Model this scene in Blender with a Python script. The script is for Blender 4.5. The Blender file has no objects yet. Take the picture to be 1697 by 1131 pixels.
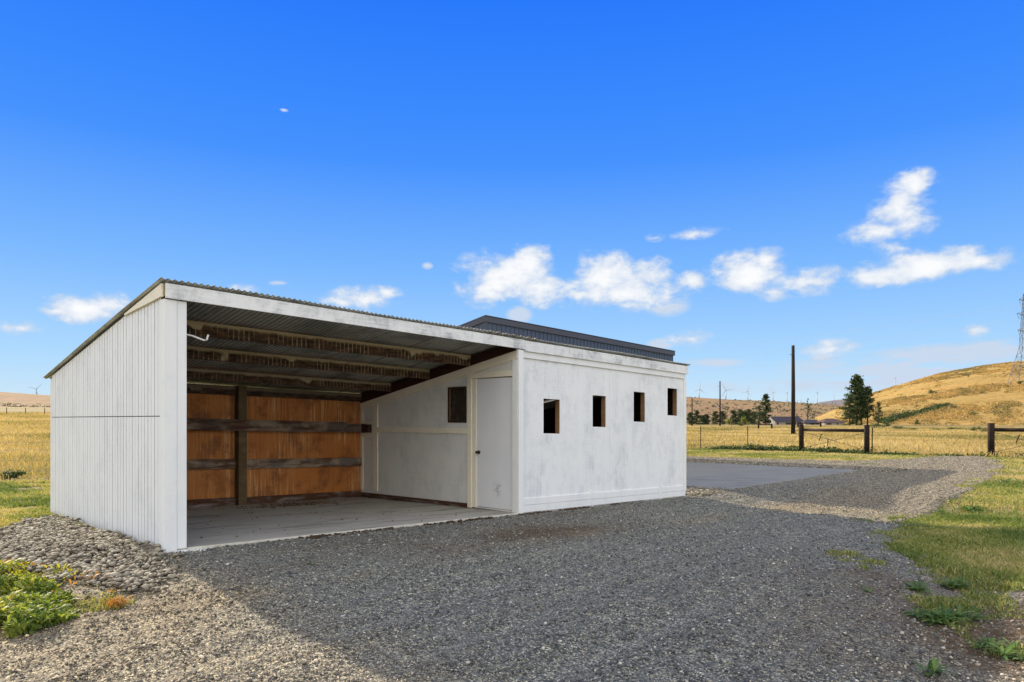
import bpy, bmesh, math, random
import numpy as np
from mathutils import Vector, Matrix
from mathutils.geometry import delaunay_2d_cdt
R = math.radians
rng = np.random.default_rng(7)
random.seed(7)
sc = bpy.context.scene
col = sc.collection

# ------------------------------------------------------------------ camera
F, CX, HY, EYE = 1150.0, 848.0, 696.0, 1.4      # focal length in photo pixels, centre column, horizon row, eye height
cam = bpy.data.cameras.new('camera'); cam_o = bpy.data.objects.new('camera', cam); col.objects.link(cam_o)
cam.sensor_width = 36; cam.lens = 36 * F / 1697; cam.shift_y = (HY - 565.5) / 1697
cam.clip_start = 0.05; cam.clip_end = 30000
cam_o.location = (0, 0, EYE); cam_o.rotation_euler = (R(90), 0, 0)
sc.camera = cam_o

# ------------------------------------------------------------------ light
SUN_EL = 23.5
sun_dir = Vector((-262 - CX, F, 0)).normalized()            # horizontal direction towards the sun
sd = Vector((sun_dir.x * math.cos(R(SUN_EL)), sun_dir.y * math.cos(R(SUN_EL)), math.sin(R(SUN_EL))))
sl = bpy.data.lights.new('sun', 'SUN'); sl.energy = 5.0; sl.angle = R(0.53); sl.color = (1.0, 0.87, 0.68)
so = bpy.data.objects.new('sun', sl); col.objects.link(so)
so.rotation_euler = (-sd).to_track_quat('-Z', 'Y').to_euler(); so.location = (-20, 20, 30)

world = bpy.data.worlds.new('World'); sc.world = world; world.use_nodes = True
SKY_STRENGTH, EXPOSURE, ZENITH_FILL = 0.15, 0.85, (4.75, 4.9, 4.95)
sc.view_settings.view_transform = 'Standard'; sc.view_settings.look = 'None'
sc.view_settings.exposure = EXPOSURE; sc.view_settings.gamma = 1.0


class NT:
    """small node-tree writer"""
    def __init__(s, nt): s.nt = nt; nt.nodes.clear()
    def n(s, t, **k):
        x = s.nt.nodes.new(t)
        for a, b in k.items(): setattr(x, a, b)
        return x
    def set(s, sock, v):
        if v is None: return
        if hasattr(v, 'is_output') or isinstance(v, bpy.types.NodeSocket): s.nt.links.new(v, sock)
        else:
            if isinstance(v, (tuple, list)) and len(v) == 3 and sock.type == 'RGBA': v = (*v, 1)
            sock.default_value = v
    def m(s, op, a, b=None, c=None, clamp=False):
        x = s.n('ShaderNodeMath', operation=op, use_clamp=clamp)
        s.set(x.inputs[0], a); s.set(x.inputs[1], b); s.set(x.inputs[2], c); return x.outputs[0]
    def step(s, v, a, b, lo=0.0, hi=1.0):
        x = s.n('ShaderNodeMapRange', interpolation_type='SMOOTHSTEP')
        for i, q in enumerate((v, a, b, lo, hi)): s.set(x.inputs[i], q)
        return x.outputs[0]
    def mix(s, f, a, b, mode='MIX'):
        x = s.n('ShaderNodeMix', data_type='RGBA', blend_type=mode, clamp_factor=True)
        s.set(x.inputs[0], f); s.set(x.inputs[6], a); s.set(x.inputs[7], b); return x.outputs[2]
    def coord(s, which='Object'): return s.n('ShaderNodeTexCoord').outputs[which]
    def map(s, v, scale=(1, 1, 1), loc=(0, 0, 0)):
        x = s.n('ShaderNodeMapping'); s.set(x.inputs[0], v); x.inputs[1].default_value = loc; x.inputs[3].default_value = scale
        return x.outputs[0]
    def noise(s, v, scale=5, detail=4, rough=0.55, dist=0.0, out=0):
        x = s.n('ShaderNodeTexNoise'); s.set(x.inputs['Vector'], v)
        x.inputs['Scale'].default_value = scale; x.inputs['Detail'].default_value = detail
        x.inputs['Roughness'].default_value = rough; x.inputs['Distortion'].default_value = dist
        return x.outputs[out]
    def vor(s, v, scale=5, feature='F1', out='Color', rnd=1.0):
        x = s.n('ShaderNodeTexVoronoi', feature=feature); s.set(x.inputs['Vector'], v)
        x.inputs['Scale'].default_value = scale; x.inputs['Randomness'].default_value = rnd
        return x.outputs[out]
    def ramp(s, f, stops, interp='LINEAR'):
        x = s.n('ShaderNodeValToRGB'); cr = x.color_ramp; cr.interpolation = interp
        while len(cr.elements) < len(stops): cr.elements.new(0.5)
        for e, (p, c) in zip(cr.elements, stops): e.position = p; e.color = (*c, 1)
        s.set(x.inputs[0], f); return x.outputs[0]
    def sep(s, v):
        x = s.n('ShaderNodeSeparateXYZ'); s.set(x.inputs[0], v); return x.outputs
    def attr(s, name): return s.n('ShaderNodeAttribute', attribute_name=name).outputs['Fac']
    def bump(s, h, strength=0.3, dist=0.01, normal=None):
        x = s.n('ShaderNodeBump'); x.inputs['Strength'].default_value = strength; x.inputs['Distance'].default_value = dist
        s.set(x.inputs['Height'], h); s.set(x.inputs['Normal'], normal); return x.outputs[0]
    def pbr(s, color, rough=0.8, metal=0.0, normal=None, spec=0.3):
        b = s.n('ShaderNodeBsdfPrincipled'); s.set(b.inputs['Base Color'], color); s.set(b.inputs['Roughness'], rough)
        s.set(b.inputs['Metallic'], metal); s.set(b.inputs['Normal'], normal); b.inputs['Specular IOR Level'].default_value = spec
        return b.outputs[0]
    def out(s, sh): o = s.n('ShaderNodeOutputMaterial'); s.nt.links.new(sh, o.inputs[0])


def newmat(name):
    m = bpy.data.materials.new(name); m.use_nodes = True
    return m, NT(m.node_tree)

# ------------------------------------------------------------------ sky: Nishita plus procedural clouds in world azimuth / elevation
w = NT(world.node_tree)
sky = w.n('ShaderNodeTexSky', sky_type='NISHITA', sun_disc=False)
sky.sun_elevation = R(SUN_EL); sky.sun_rotation = math.atan2(sun_dir.x, sun_dir.y)
sky.air_density = 1.0; sky.dust_density = 0.35; sky.ozone_density = 2.2; sky.altitude = 600
gd = w.coord('Generated'); sx, sy, sz = w.sep(gd)
az = w.m('ARCTAN2', sx, sy); el = w.m('ARCSINE', sz)
# the photograph's sky hardly changes sideways: look the sky model up at one fixed azimuth, well off the sun
far = math.atan2(sun_dir.x, sun_dir.y) + R(105); cse = w.m('COSINE', el)
cv = w.n('ShaderNodeCombineXYZ'); w.set(cv.inputs[0], w.m('MULTIPLY', cse, math.sin(far))); w.set(cv.inputs[1], w.m('MULTIPLY', cse, math.cos(far))); w.set(cv.inputs[2], w.m('MAXIMUM', sz, 0.012))
w.nt.links.new(cv.outputs[0], sky.inputs['Vector'])
hs = w.n('ShaderNodeHueSaturation'); w.set(hs.inputs['Color'], sky.outputs[0])
w.set(hs.inputs['Saturation'], w.step(el, 0.0, 0.5, 1.12, 1.5)); w.set(hs.inputs['Value'], w.step(el, 0.0, 0.55, 0.78, 1.12))
grad = w.ramp(w.m('DIVIDE', el, R(36)), [(0, (.60, .775, .93)), (.14, (.38, .645, .97)), (.33, (.19, .46, .98)), (.56, (.062, .28, 1.0)), (.86, (.026, .185, 1.0)), (1, (.018, .15, .92))])
g_ = 1 / (SKY_STRENGTH * 2 ** EXPOSURE)
grad = w.mix(1.0, grad, (g_, g_, g_), 'MULTIPLY')
sky_col = w.mix(0.88, hs.outputs[0], grad)      # clear deep blue air
clouds = [  # photo column, row, half width, half height, weight, wispiness
    (845, 456, 72, 34, 1.0), (880, 440, 34, 30, 1.0), (815, 478, 48, 26, .9), (905, 480, 60, 24, .95),
    (1003, 462, 48, 38, 1.0), (1045, 482, 80, 28, .95), (1080, 458, 34, 26, .9), (955, 488, 50, 14, .8),
    (1145, 467, 36, 14, .7), (1105, 508, 30, 14, .5), (1235, 452, 58, 30, 1.0), (1270, 436, 28, 20, .9), (1330, 466, 62, 20, .95),
    (1290, 488, 30, 12, .6), (1470, 455, 70, 18, .95), (1540, 438, 100, 22, 1.0), (1630, 434, 60, 14, .85),
    (1490, 345, 42, 40, .85), (1515, 310, 34, 24, .75), (1450, 385, 48, 20, .7), (1510, 372, 38, 22, .75), (1480, 410, 40, 12, .55),
    (1152, 388, 40, 9, .62), (1085, 394, 14, 6, .5), (605, 496, 48, 17, .85), (560, 502, 45, 9, .6), (640, 488, 22, 12, .7),
    (140, 512, 60, 20, .95), (95, 516, 36, 9, .75), (175, 505, 40, 18, .9), (30, 543, 34, 11, .7), (408, 480, 22, 8, .6),
    (1143, 563, 36, 14, .75), (1095, 570, 20, 8, .5), (1378, 580, 38, 15, .75), (1365, 590, 22, 8, .5), (1613, 550, 22, 11, .65),
    (1560, 592, 120, 18, .5), (1470, 608, 150, 20, .5), (1640, 582, 60, 16, .5), (1520, 628, 120, 14, .45), (1290, 640, 110, 10, .35), (860, 522, 18, 12, .5),
    (1180, 602, 45, 6, .42), (1400, 640, 60, 9, .42), (708, 441, 8, 5, .5), (1560, 640, 90, 14, .4), (462, 470, 14, 4, .4), (225, 528, 22, 10, .6), (470, 183, 6, 2, .5)]
dens = None; faint = None
for (cx, cy, rx, ry, wt) in clouds:
    d = (cx - CX) / F; a0 = math.atan(d); cz = math.cos(a0); e0 = math.atan((HY - cy) / F * cz)
    ra = rx * 1.22 / F * cz * cz; re = ry * 1.22 / F * cz
    u_ = w.m('MULTIPLY', w.m('SUBTRACT', az, a0), 1 / ra); v_ = w.m('MULTIPLY', w.m('SUBTRACT', el, e0), 1 / re)
    q = w.m('ADD', w.m('MULTIPLY', u_, u_), w.m('MULTIPLY', v_, v_))
    if wt <= .5:
        q = w.m('MULTIPLY', w.m('SUBTRACT', 1.15, w.m('SQRT', q)), wt, clamp=True); faint = q if faint is None else w.m('MAXIMUM', faint, q); continue
    q = w.m('MULTIPLY', w.m('SUBTRACT', 1.25, w.m('SQRT', q)), wt)
    dens = q if dens is None else w.m('SMOOTH_MAX', dens, q, 0.12)
cb = w.n('ShaderNodeCombineXYZ'); w.set(cb.inputs[0], az); w.set(cb.inputs[1], w.m('MULTIPLY', el, 1.6))
n1 = w.noise(cb.outputs[0], 22, 9, 0.58, 0.25); n2 = w.noise(cb.outputs[0], 60, 6, 0.6)
nn = w.m('ADD', w.m('MULTIPLY', w.m('SUBTRACT', n1, 0.5), 2.1), w.m('MULTIPLY', w.m('SUBTRACT', n2, 0.5), 0.7))
dd = w.m('ADD', dens, nn)
alpha = w.step(dd, 0.06, 0.84)
alpha = w.m('MULTIPLY', alpha, w.step(dens, -0.05, 0.22))
wisp = w.noise(w.map(cb.outputs[0], (.6, 1.6, 1)), 20, 7, .62, .4)
alpha = w.m('MAXIMUM', alpha, w.m('MULTIPLY', w.m('MULTIPLY', faint, w.step(wisp, .32, .58)), 4.0), clamp=True)
n3 = w.noise(cb.outputs[0], 34, 5, 0.55)
lum = w.step(w.m('ADD', dd, w.m('MULTIPLY', n3, 0.8)), 0.65, 1.75)
cl_col = w.mix(lum, tuple(q * g_ for q in (.60, .70, .85)), tuple(q * g_ for q in (1.0, 1.0, 1.0)))
fin = w.mix(w.m('MULTIPLY', alpha, 0.96), sky_col, cl_col)
bank = w.m('MULTIPLY', w.step(sy, .05, -.45), w.step(n1, .30, .55, .55, 1.0))      # added fill light behind the viewer, broken up like cloud
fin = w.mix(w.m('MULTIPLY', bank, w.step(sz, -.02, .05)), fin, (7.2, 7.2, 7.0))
fin = w.mix(w.step(el, R(36), R(62), 0, .85), fin, ZENITH_FILL)   # added whitish fill light overhead, above the view
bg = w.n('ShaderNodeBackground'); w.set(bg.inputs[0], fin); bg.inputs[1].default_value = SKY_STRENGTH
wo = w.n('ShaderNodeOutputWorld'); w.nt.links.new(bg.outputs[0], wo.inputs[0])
world.cycles.sampling_method = 'MANUAL'; world.cycles.sample_map_resolution = 512

# ------------------------------------------------------------------ plan: shed frame (u along the front, v towards the back)
P0 = np.array([-3.639, 7.252]); A = np.array([.6925, .7214]); B = np.array([-.7214, .6925]); K = 0.025
ROT = math.atan2(A[1], A[0])
def smooth(t): t = np.clip(t, 0, 1); return t * t * (3 - 2 * t)
def uv_of(x, y): return (x - P0[0]) * A[0] + (y - P0[1]) * A[1], (x - P0[0]) * B[0] + (y - P0[1]) * B[1]
def xy_of(u, v): return P0[0] + u * A[0] + v * B[0], P0[1] + u * A[1] + v * B[1]
_perm = np.random.default_rng(3).random((256, 256))
def vnoise(x, y):
    x = np.asarray(x, float); y = np.asarray(y, float)
    xi = np.floor(x).astype(int); yi = np.floor(y).astype(int); fx = smooth(x - xi); fy = smooth(y - yi)
    g = lambda i, j: _perm[i & 255, j & 255]
    return (g(xi, yi) * (1 - fx) + g(xi + 1, yi) * fx) * (1 - fy) + (g(xi, yi + 1) * (1 - fx) + g(xi + 1, yi + 1) * fx) * fy
def fbm(x, y, o=4):
    s = 0; a = .5; t = 0
    for i in range(o): s = s + a * vnoise(x * 2 ** i + 17 * i, y * 2 ** i + 5 * i); t += a; a *= .55
    return s / t
def tz(x, y):
    """terrain height"""
    x = np.asarray(x, float); y = np.asarray(y, float)
    u, v = uv_of(x, y); r = np.hypot(x, y); a = np.degrees(np.arctan2(x, y))
    z = -K * np.clip(u, 0, 10.6)
    left = smooth((-5 - a) / 18) * (a > -120)
    z = z + np.clip(r - 40, 0, 300) * .0225 * left
    z = z - np.clip(r - 255, 0, 160) * .008 * smooth((a + 5) / 10)
    z = z + (fbm(x / 9, y / 9, 3) - .5) * .30 * smooth((r - 38) / 30) * (1 - smooth((r - 240) / 60))
    berm = np.exp(-((u + .75) / .62) ** 2) * smooth((v + .5) / .9) * smooth((5.4 - v) / 1.2)
    z = z + .085 * berm
    z = z - .13 * smooth((6.8 - y) / 3.2) * smooth((9 - r) / 2)
    z = z - .115 * smooth((u - 8.6) / 2.) * smooth((14.5 - u) / 1.8) * smooth((-.35 - v) / 1.1) * smooth((v + 7) / 2.5)
    z = z - .16 * smooth(np.minimum(u - .05, 10.55 - u) / .3) * smooth(np.minimum(v + .02, 4.5 - v) / .25)
    return z
def unproj(px, py, it=8):
    m = (px - CX) / F; z = 0.0
    for _ in range(it):
        d = (EYE - z) * F / (py - HY); z = float(tz(m * d, d))
    return m * d, d

# ------------------------------------------------------------------ mesh helpers
def tag(o, label=None, cat=None, group=None, kind=None):
    if label: o['label'] = label
    if cat: o['category'] = cat
    if group: o['group'] = group
    if kind: o['kind'] = kind
    return o
def link(name, me, mat=None, parent=None):
    o = bpy.data.objects.new(name, me); col.objects.link(o)
    if mat is not None: me.materials.append(mat)
    if parent: o.parent = parent
    return o
def empty(name, loc, rz=0, parent=None):
    o = bpy.data.objects.new(name, None); o.empty_display_size = .3; col.objects.link(o)
    o.location = loc; o.rotation_euler.z = rz; o.parent = parent; return o
def tri_mesh(name, V, T, mat, parent=None, smooth_=False, attrs=None):
    V = np.ascontiguousarray(V, np.float32).reshape(-1, 3); T = np.ascontiguousarray(T, np.int32).reshape(-1, 3)
    me = bpy.data.meshes.new(name); me.vertices.add(len(V)); me.vertices.foreach_set('co', V.ravel())
    me.loops.add(T.size); me.loops.foreach_set('vertex_index', T.ravel())
    me.polygons.add(len(T)); me.polygons.foreach_set('loop_start', np.arange(0, T.size, 3, dtype=np.int32))
    if smooth_: me.polygons.foreach_set('use_smooth', np.ones(len(T), bool))
    for k, a in (attrs or {}).items():
        at = me.attributes.new(k, 'FLOAT', 'POINT'); at.data.foreach_set('value', np.ascontiguousarray(a, np.float32))
    me.update(calc_edges=True); me.validate()
    return link(name, me, mat, parent)
class MB:
    """collects solids in shed coordinates (z measured from the sloping base line)"""
    def __init__(s, k=0.0): s.v = []; s.f = []; s.k = k
    def hexa(s, p):      # 8 points: bottom ring 0-3 (ccw from above), top ring 4-7
        n = len(s.v); s.v += [(a, b, c - s.k * a) for a, b, c in p]
        s.f += [(n+3, n+2, n+1, n), (n+4, n+5, n+6, n+7), (n, n+1, n+5, n+4), (n+1, n+2, n+6, n+5), (n+2, n+3, n+7, n+6), (n+3, n, n+4, n+7)]
    def box(s, x0, x1, y0, y1, z0, z1):
        f0 = z0 if callable(z0) else (lambda x, y: z0); f1 = z1 if callable(z1) else (lambda x, y: z1)
        c = [(x0, y0), (x1, y0), (x1, y1), (x0, y1)]
        s.hexa([(a, b, f0(a, b)) for a, b in c] + [(a, b, f1(a, b)) for a, b in c])
    def tube(s, pts, r, n=8, cap=True):
        pts = [Vector(p) for p in pts]; rr = r if isinstance(r, (list, tuple)) else [r] * len(pts); rings = []
        for i, p in enumerate(pts):
            d = (pts[min(i + 1, len(pts) - 1)] - pts[max(i - 1, 0)]).normalized()
            a = d.orthogonal().normalized() if abs(d.z) < .99 else Vector((1, 0, 0)); a = (a - d * a.dot(d)).normalized(); b = d.cross(a)
            base = len(s.v)
            for j in range(n):
                q = p + (a * math.cos(j * 2 * math.pi / n) + b * math.sin(j * 2 * math.pi / n)) * rr[i]
                s.v.append((q.x, q.y, q.z - s.k * q.x))
            rings.append(base)
        for r0, r1 in zip(rings, rings[1:]):
            for j in range(n): s.f.append((r0 + j, r0 + (j + 1) % n, r1 + (j + 1) % n, r1 + j))
        if cap:
            s.f.append(tuple(rings[0] + j for j in range(n))[::-1]); s.f.append(tuple(rings[-1] + j for j in range(n)))
    def lathe(s, c, prof, n=12, axis='z'):
        base = len(s.v)
        for r, h in prof:
            for j in range(n):
                a = j * 2 * math.pi / n; p = {'z': (r*math.cos(a), r*math.sin(a), h), 'x': (h, r*math.cos(a), r*math.sin(a)), 'y': (r*math.cos(a), h, r*math.sin(a))}[axis]
                s.v.append((c[0]+p[0], c[1]+p[1], c[2]+p[2] - s.k * c[0]))
        for i in range(len(prof) - 1):
            for j in range(n): s.f.append((base+i*n+j, base+i*n+(j+1) % n, base+(i+1)*n+(j+1) % n, base+(i+1)*n+j))
    def build(s, name, mat, parent=None, bevel=0.0, loc=None, smooth_=False):
        me = bpy.data.meshes.new(name); me.from_pydata(s.v, [], s.f); me.update()
        bm = bmesh.new(); bm.from_mesh(me); bmesh.ops.recalc_face_normals(bm, faces=bm.faces); bm.to_mesh(me); bm.free()
        o = link(name, me, mat, parent)
        if smooth_:
            for p in me.polygons: p.use_smooth = True
        if bevel:
            b = o.modifiers.new('bevel', 'BEVEL'); b.width = bevel; b.segments = 2; b.limit_method = 'ANGLE'; b.harden_normals = False
        if loc is not None: o.location = loc
        return o
def wall_with_holes(mb, axis, a0, a1, t0, t1, zb, zt, holes):
    """wall along u (axis 0) or v (axis 1), holes = (a, b, z0, z1) sorted"""
    def bx(p, q, z0, z1): mb.box(p, q, t0, t1, z0, z1) if axis == 0 else mb.box(t0, t1, p, q, z0, z1)
    cur = a0
    for (p, q, z0, z1) in holes:
        if p > cur: bx(cur, p, zb, zt)
        if z0 > (zb if not callable(zb) else -9): bx(p, q, zb, z0)
        bx(p, q, z1, zt); cur = q
    if cur < a1: bx(cur, a1, zb, zt)

# ------------------------------------------------------------------ materials
def whitewash(name, base=(.80, .79, .76), grey=(.42, .45, .49), amount=.55, horiz=False, warm=0.0, rough=.62):
    m, t = newmat(name); c = t.coord()
    patch = t.step(t.noise(t.map(c, (1.5, 1.5, .8)), 1.5, 6, .7, .3), .38, .64)
    vs = t.noise(t.map(c, (26, 26, 1.3)), 1.6, 4, .6); hsx = t.noise(t.map(c, (2.5, 2.5, 34)), 1.3, 4, .6)
    if horiz: vs, hsx = t.noise(t.map(c, (1.2, 1.2, 30)), 1.5, 5, .62, .6), t.noise(t.map(c, (3, 3, 14)), 1, 4, .6)
    fine = t.noise(t.map(c, (150, 150, 9)), 1.0, 3, .6)
    soft = t.noise(c, 3.2, 5, .62, .6)
    g = t.m('MULTIPLY', patch, t.m('ADD', t.m('ADD', t.step(vs, .40, .66, 0, .38), t.step(hsx, .42, .66, 0, .22)), t.step(soft, .42, .62, 0, .42)))
    specks = t.m('MULTIPLY', t.step(fine, .66, .72), t.step(t.noise(c, 2.3, 3), .5, .7, 0, .5))
    g = t.m('ADD', t.m('MULTIPLY', g, amount), t.m('MULTIPLY', specks, amount * .6), clamp=True)
    cc = t.mix(t.noise(c, .8, 3), base, tuple(b * .93 for b in base))
    cc = t.mix(g, cc, grey)
    bp = t.bump(t.m('ADD', vs, t.m('MULTIPLY', fine, .5)), .25, .003)
    t.out(t.pbr(cc, rough, 0, bp)); return m
def barewood(name, dark=(.054, .031, .018), light=(.50, .40, .25), bias=.24, drip=True, hgt=.18):
    """weathered beam: pale crown along the top, stained body with pale drips; z = 0 is the top edge"""
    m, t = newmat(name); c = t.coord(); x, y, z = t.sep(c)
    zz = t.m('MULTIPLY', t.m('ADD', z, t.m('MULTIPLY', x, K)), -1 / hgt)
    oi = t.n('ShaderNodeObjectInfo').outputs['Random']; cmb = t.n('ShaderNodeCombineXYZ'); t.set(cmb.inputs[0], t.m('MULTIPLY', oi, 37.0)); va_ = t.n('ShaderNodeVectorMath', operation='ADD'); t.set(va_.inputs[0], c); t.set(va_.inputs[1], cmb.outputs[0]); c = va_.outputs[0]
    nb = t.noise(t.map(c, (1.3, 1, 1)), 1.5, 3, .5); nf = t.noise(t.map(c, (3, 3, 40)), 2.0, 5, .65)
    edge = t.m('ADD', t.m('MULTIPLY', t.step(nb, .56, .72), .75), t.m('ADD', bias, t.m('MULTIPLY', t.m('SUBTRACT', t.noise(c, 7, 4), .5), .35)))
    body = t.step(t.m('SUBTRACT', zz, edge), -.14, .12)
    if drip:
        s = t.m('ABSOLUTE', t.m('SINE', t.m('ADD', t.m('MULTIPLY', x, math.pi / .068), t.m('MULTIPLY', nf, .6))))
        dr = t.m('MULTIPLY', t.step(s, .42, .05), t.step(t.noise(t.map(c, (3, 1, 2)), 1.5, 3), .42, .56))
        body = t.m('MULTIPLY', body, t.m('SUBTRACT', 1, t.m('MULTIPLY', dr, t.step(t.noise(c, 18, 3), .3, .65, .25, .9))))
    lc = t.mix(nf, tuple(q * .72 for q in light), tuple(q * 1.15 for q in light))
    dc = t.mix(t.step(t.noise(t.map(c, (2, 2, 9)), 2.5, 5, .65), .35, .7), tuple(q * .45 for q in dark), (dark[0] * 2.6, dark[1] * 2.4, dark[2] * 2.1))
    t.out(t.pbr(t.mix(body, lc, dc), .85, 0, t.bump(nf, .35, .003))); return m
def plywood():
    m, t = newmat('plywood_stained'); c = t.coord(); x, y, z = t.sep(c)
    st = t.noise(t.map(c, (17, 17, .45)), 1.4, 6, .72); st2 = t.noise(t.map(c, (60, 60, 1.2)), 1.2, 3)
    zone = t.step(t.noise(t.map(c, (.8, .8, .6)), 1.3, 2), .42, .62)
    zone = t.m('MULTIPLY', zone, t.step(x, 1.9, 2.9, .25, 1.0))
    grain = t.noise(t.map(c, (14, 14, 130)), 1, 4, .6)
    cc = t.mix(t.noise(c, 3.5, 4), (.43, .13, .026), (.60, .225, .050))
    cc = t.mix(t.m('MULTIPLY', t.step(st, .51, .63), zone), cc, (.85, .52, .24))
    cc = t.mix(t.m('MULTIPLY', t.step(st, .48, .34), .5), cc, (.20, .065, .018))
    cc = t.mix(t.step(t.noise(c, 1.9, 6, .7), .46, .66, 0, .8), cc, (.17, .06, .022))
    cc = t.mix(t.m('MULTIPLY', grain, .35), cc, (.20, .075, .02))
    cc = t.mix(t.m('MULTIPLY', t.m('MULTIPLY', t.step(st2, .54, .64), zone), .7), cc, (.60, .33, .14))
    t.out(t.pbr(cc, .7, 0, t.bump(grain, .2, .002))); return m
def stained_board(name, a=(.055, .027, .014), b=(.30, .25, .20), c3=(.16, .15, .15), thr=.5):
    m, t = newmat(name); c = t.coord()
    g = t.noise(t.map(c, (1.5, 1.5, 45)), 1.5, 5, .65); p = t.noise(t.map(c, (1.3, 1.3, 7)), 1.5, 5, .65, .3)
    cc = t.mix(t.step(p, thr - .13, thr + .12), a, t.mix(t.step(t.noise(c, 1.9, 3), .45, .6), b, c3))
    cc = t.mix(t.m('MULTIPLY', g, .5), cc, tuple(q * .5 for q in a))
    t.out(t.pbr(cc, .85, 0, t.bump(g, .35, .003))); return m
def galv():
    m, t = newmat('galvanised_roof'); c = t.coord()
    n = t.noise(c, 1.6, 5, .6); n2 = t.noise(t.map(c, (12, .8, 1)), 1.5, 4)
    spang = t.vor(c, 60)
    cc = t.mix(t.step(n, .4, .65), (.62, .63, .60), (.36, .37, .35))
    cc = t.mix(t.step(n2, .55, .72, 0, .55), cc, (.20, .13, .075))
    cc = t.mix(.12, cc, spang, 'SOFT_LIGHT')
    x, y, z = t.sep(c)
    rib_shade = t.m('SINE', t.m('MULTIPLY', x, 2 * math.pi / .068))
    cc = t.mix(t.step(rib_shade, .1, -.8, 0, .62), cc, (.075, .075, .07))  # darker valleys: shade between the ribs painted into the colour
    cc = t.mix(t.step(t.m('FRACT', t.m('MULTIPLY', x, 1 / .82)), .03, .0, 0, .7), cc, (.05, .045, .04))
    t.out(t.pbr(cc, t.step(n, .3, .7, .45, .65), .35, t.bump(n2, .1, .003), .4)); return m
def simple(name, colr, rough=.7, metal=0., var=.15, scale=6., bump=.15, spec=.3):
    m, t = newmat(name); c = t.coord(); n = t.noise(c, scale, 5, .6)
    cc = t.mix(n, tuple(q * (1 - var * 1.6) for q in colr), tuple(min(1, q * (1 + var)) for q in colr))
    t.out(t.pbr(cc, rough, metal, t.bump(n, bump, .004), spec)); return m
def concrete(name, base=(.30, .30, .295), stain=.6):
    m, t = newmat(name); c = t.coord('Object'); n = t.noise(c, 1.3, 6, .62, .4); f = t.noise(c, 45, 4)
    sw = t.noise(t.map(c, (.5, 3, 1)), 1.3, 5, .6, .6)
    cc = t.mix(n, tuple(q * .72 for q in base), tuple(q * 1.2 for q in base))
    cc = t.mix(t.step(sw, .49, .64, 0, stain), cc, tuple(q * .5 for q in base))
    cc = t.mix(t.step(t.noise(c, 6, 6, .75), .56, .72, 0, .6), cc, (.13, .105, .08))
    cc = t.mix(t.m('MULTIPLY', f, .25), cc, tuple(q * .8 for q in base))
    t.out(t.pbr(cc, .92, 0, t.bump(t.m('ADD', f, n), .2, .004), .12)); return m
def leafmat(name, stops, trans=.38, attr='rnd', rough=.6):
    m, t = newmat(name); f = t.attr(attr)
    cc = t.ramp(f, stops)
    d = t.pbr(cc, rough, 0, None, .25)
    tr = t.n('ShaderNodeBsdfTranslucent'); t.set(tr.inputs[0], t.mix(1.0, cc, (1.25, 1.2, .7), 'MULTIPLY'))
    mx = t.n('ShaderNodeMixShader'); mx.inputs[0].default_value = trans
    t.nt.links.new(d, mx.inputs[1]); t.nt.links.new(tr.outputs[0], mx.inputs[2]); t.out(mx.outputs[0]); return m

M = {}
M['front'] = whitewash('whitewashed_panel', (.83, .825, .80), (.42, .44, .47), .60)
M['gable'] = whitewash('painted_grooved_siding', (.83, .825, .80), (.46, .48, .51), .38)
M['inner'] = whitewash('painted_partition', (.76, .745, .69), (.44, .46, .49), .60)
M['trim'] = whitewash('painted_trim', (.83, .82, .79), (.52, .54, .56), .35)
M['creamtrim'] = whitewash('bounce_cream_trim', (.87, .79, .63), (.52, .45, .36), .40, True)  # cream tone with warm bounced light put into the paint colour
M['fascia'] = whitewash('weathered_fascia', (.82, .81, .78), (.26, .27, .28), 1.0, True)
M['beam'] = barewood('weathered_beam'); M['beam2'] = barewood('dripped_beam', bias=.24)
M['beam3'] = barewood('grey_beam', light=(.40, .32, .21), bias=.30, hgt=.155)
M['header'] = barewood('grey_header', dark=(.05, .03, .02), light=(.22, .18, .13), bias=.42, drip=False, hgt=.16)
M['rafter'] = stained_board('dark_stained_rafter', (.045, .017, .009), (.10, .045, .022), (.06, .03, .018), .62)
M['girt'] = stained_board('stained_girt', (.11, .055, .028), (.40, .31, .22), (.20, .17, .145)); M['girt2'] = stained_board('blackened_girt', (.085, .040, .022), (.33, .25, .18), (.13, .10, .085), .5)
M['post'] = stained_board('brown_post', (.13, .085, .040), (.19, .135, .07), (.11, .08, .045), .5)
M['plate'] = stained_board('wet_plate', (.085, .036, .017), (.33, .29, .27), (.12, .06, .035), .56)
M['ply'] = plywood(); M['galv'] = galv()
M['slab'] = concrete('old_slab', (.40, .375, .33), .8); M['apron'] = concrete('apron_concrete', (.255, .245, .215), .45)
M['slabedge'] = simple('pale_slab_edge', (.62, .58, .47), .8, 0, .3, 9)  # paler than the slab, along its front edge
M['jamb'] = stained_board('bare_jamb', (.26, .14, .06), (.34, .19, .09), (.20, .11, .05), .5)
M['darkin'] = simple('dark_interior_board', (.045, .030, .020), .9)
m, t = newmat('scuffed_door'); c = t.coord(); dv = t.n('ShaderNodeVectorMath', operation='DISTANCE'); t.set(dv.inputs[0], t.map(c, (1, 1, .8))); dv.inputs[1].default_value = (5.384, .46, .20)
sc_ = t.m('MULTIPLY', t.step(dv.outputs['Value'], .15, .0), t.step(t.noise(c, 22, 5, .7), .42, .62)); nn_ = t.noise(t.map(c, (3, 3, 2)), 1.5, 4)
t.out(t.pbr(t.mix(sc_, t.mix(nn_, (.80, .79, .80), (.70, .70, .715)), (.33, .34, .35)), .5, 0, t.bump(nn_, .1, .003))); M['door'] = m
M['brass'] = simple('aged_brass', (.045, .035, .018), .35, .8, .2)
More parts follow.
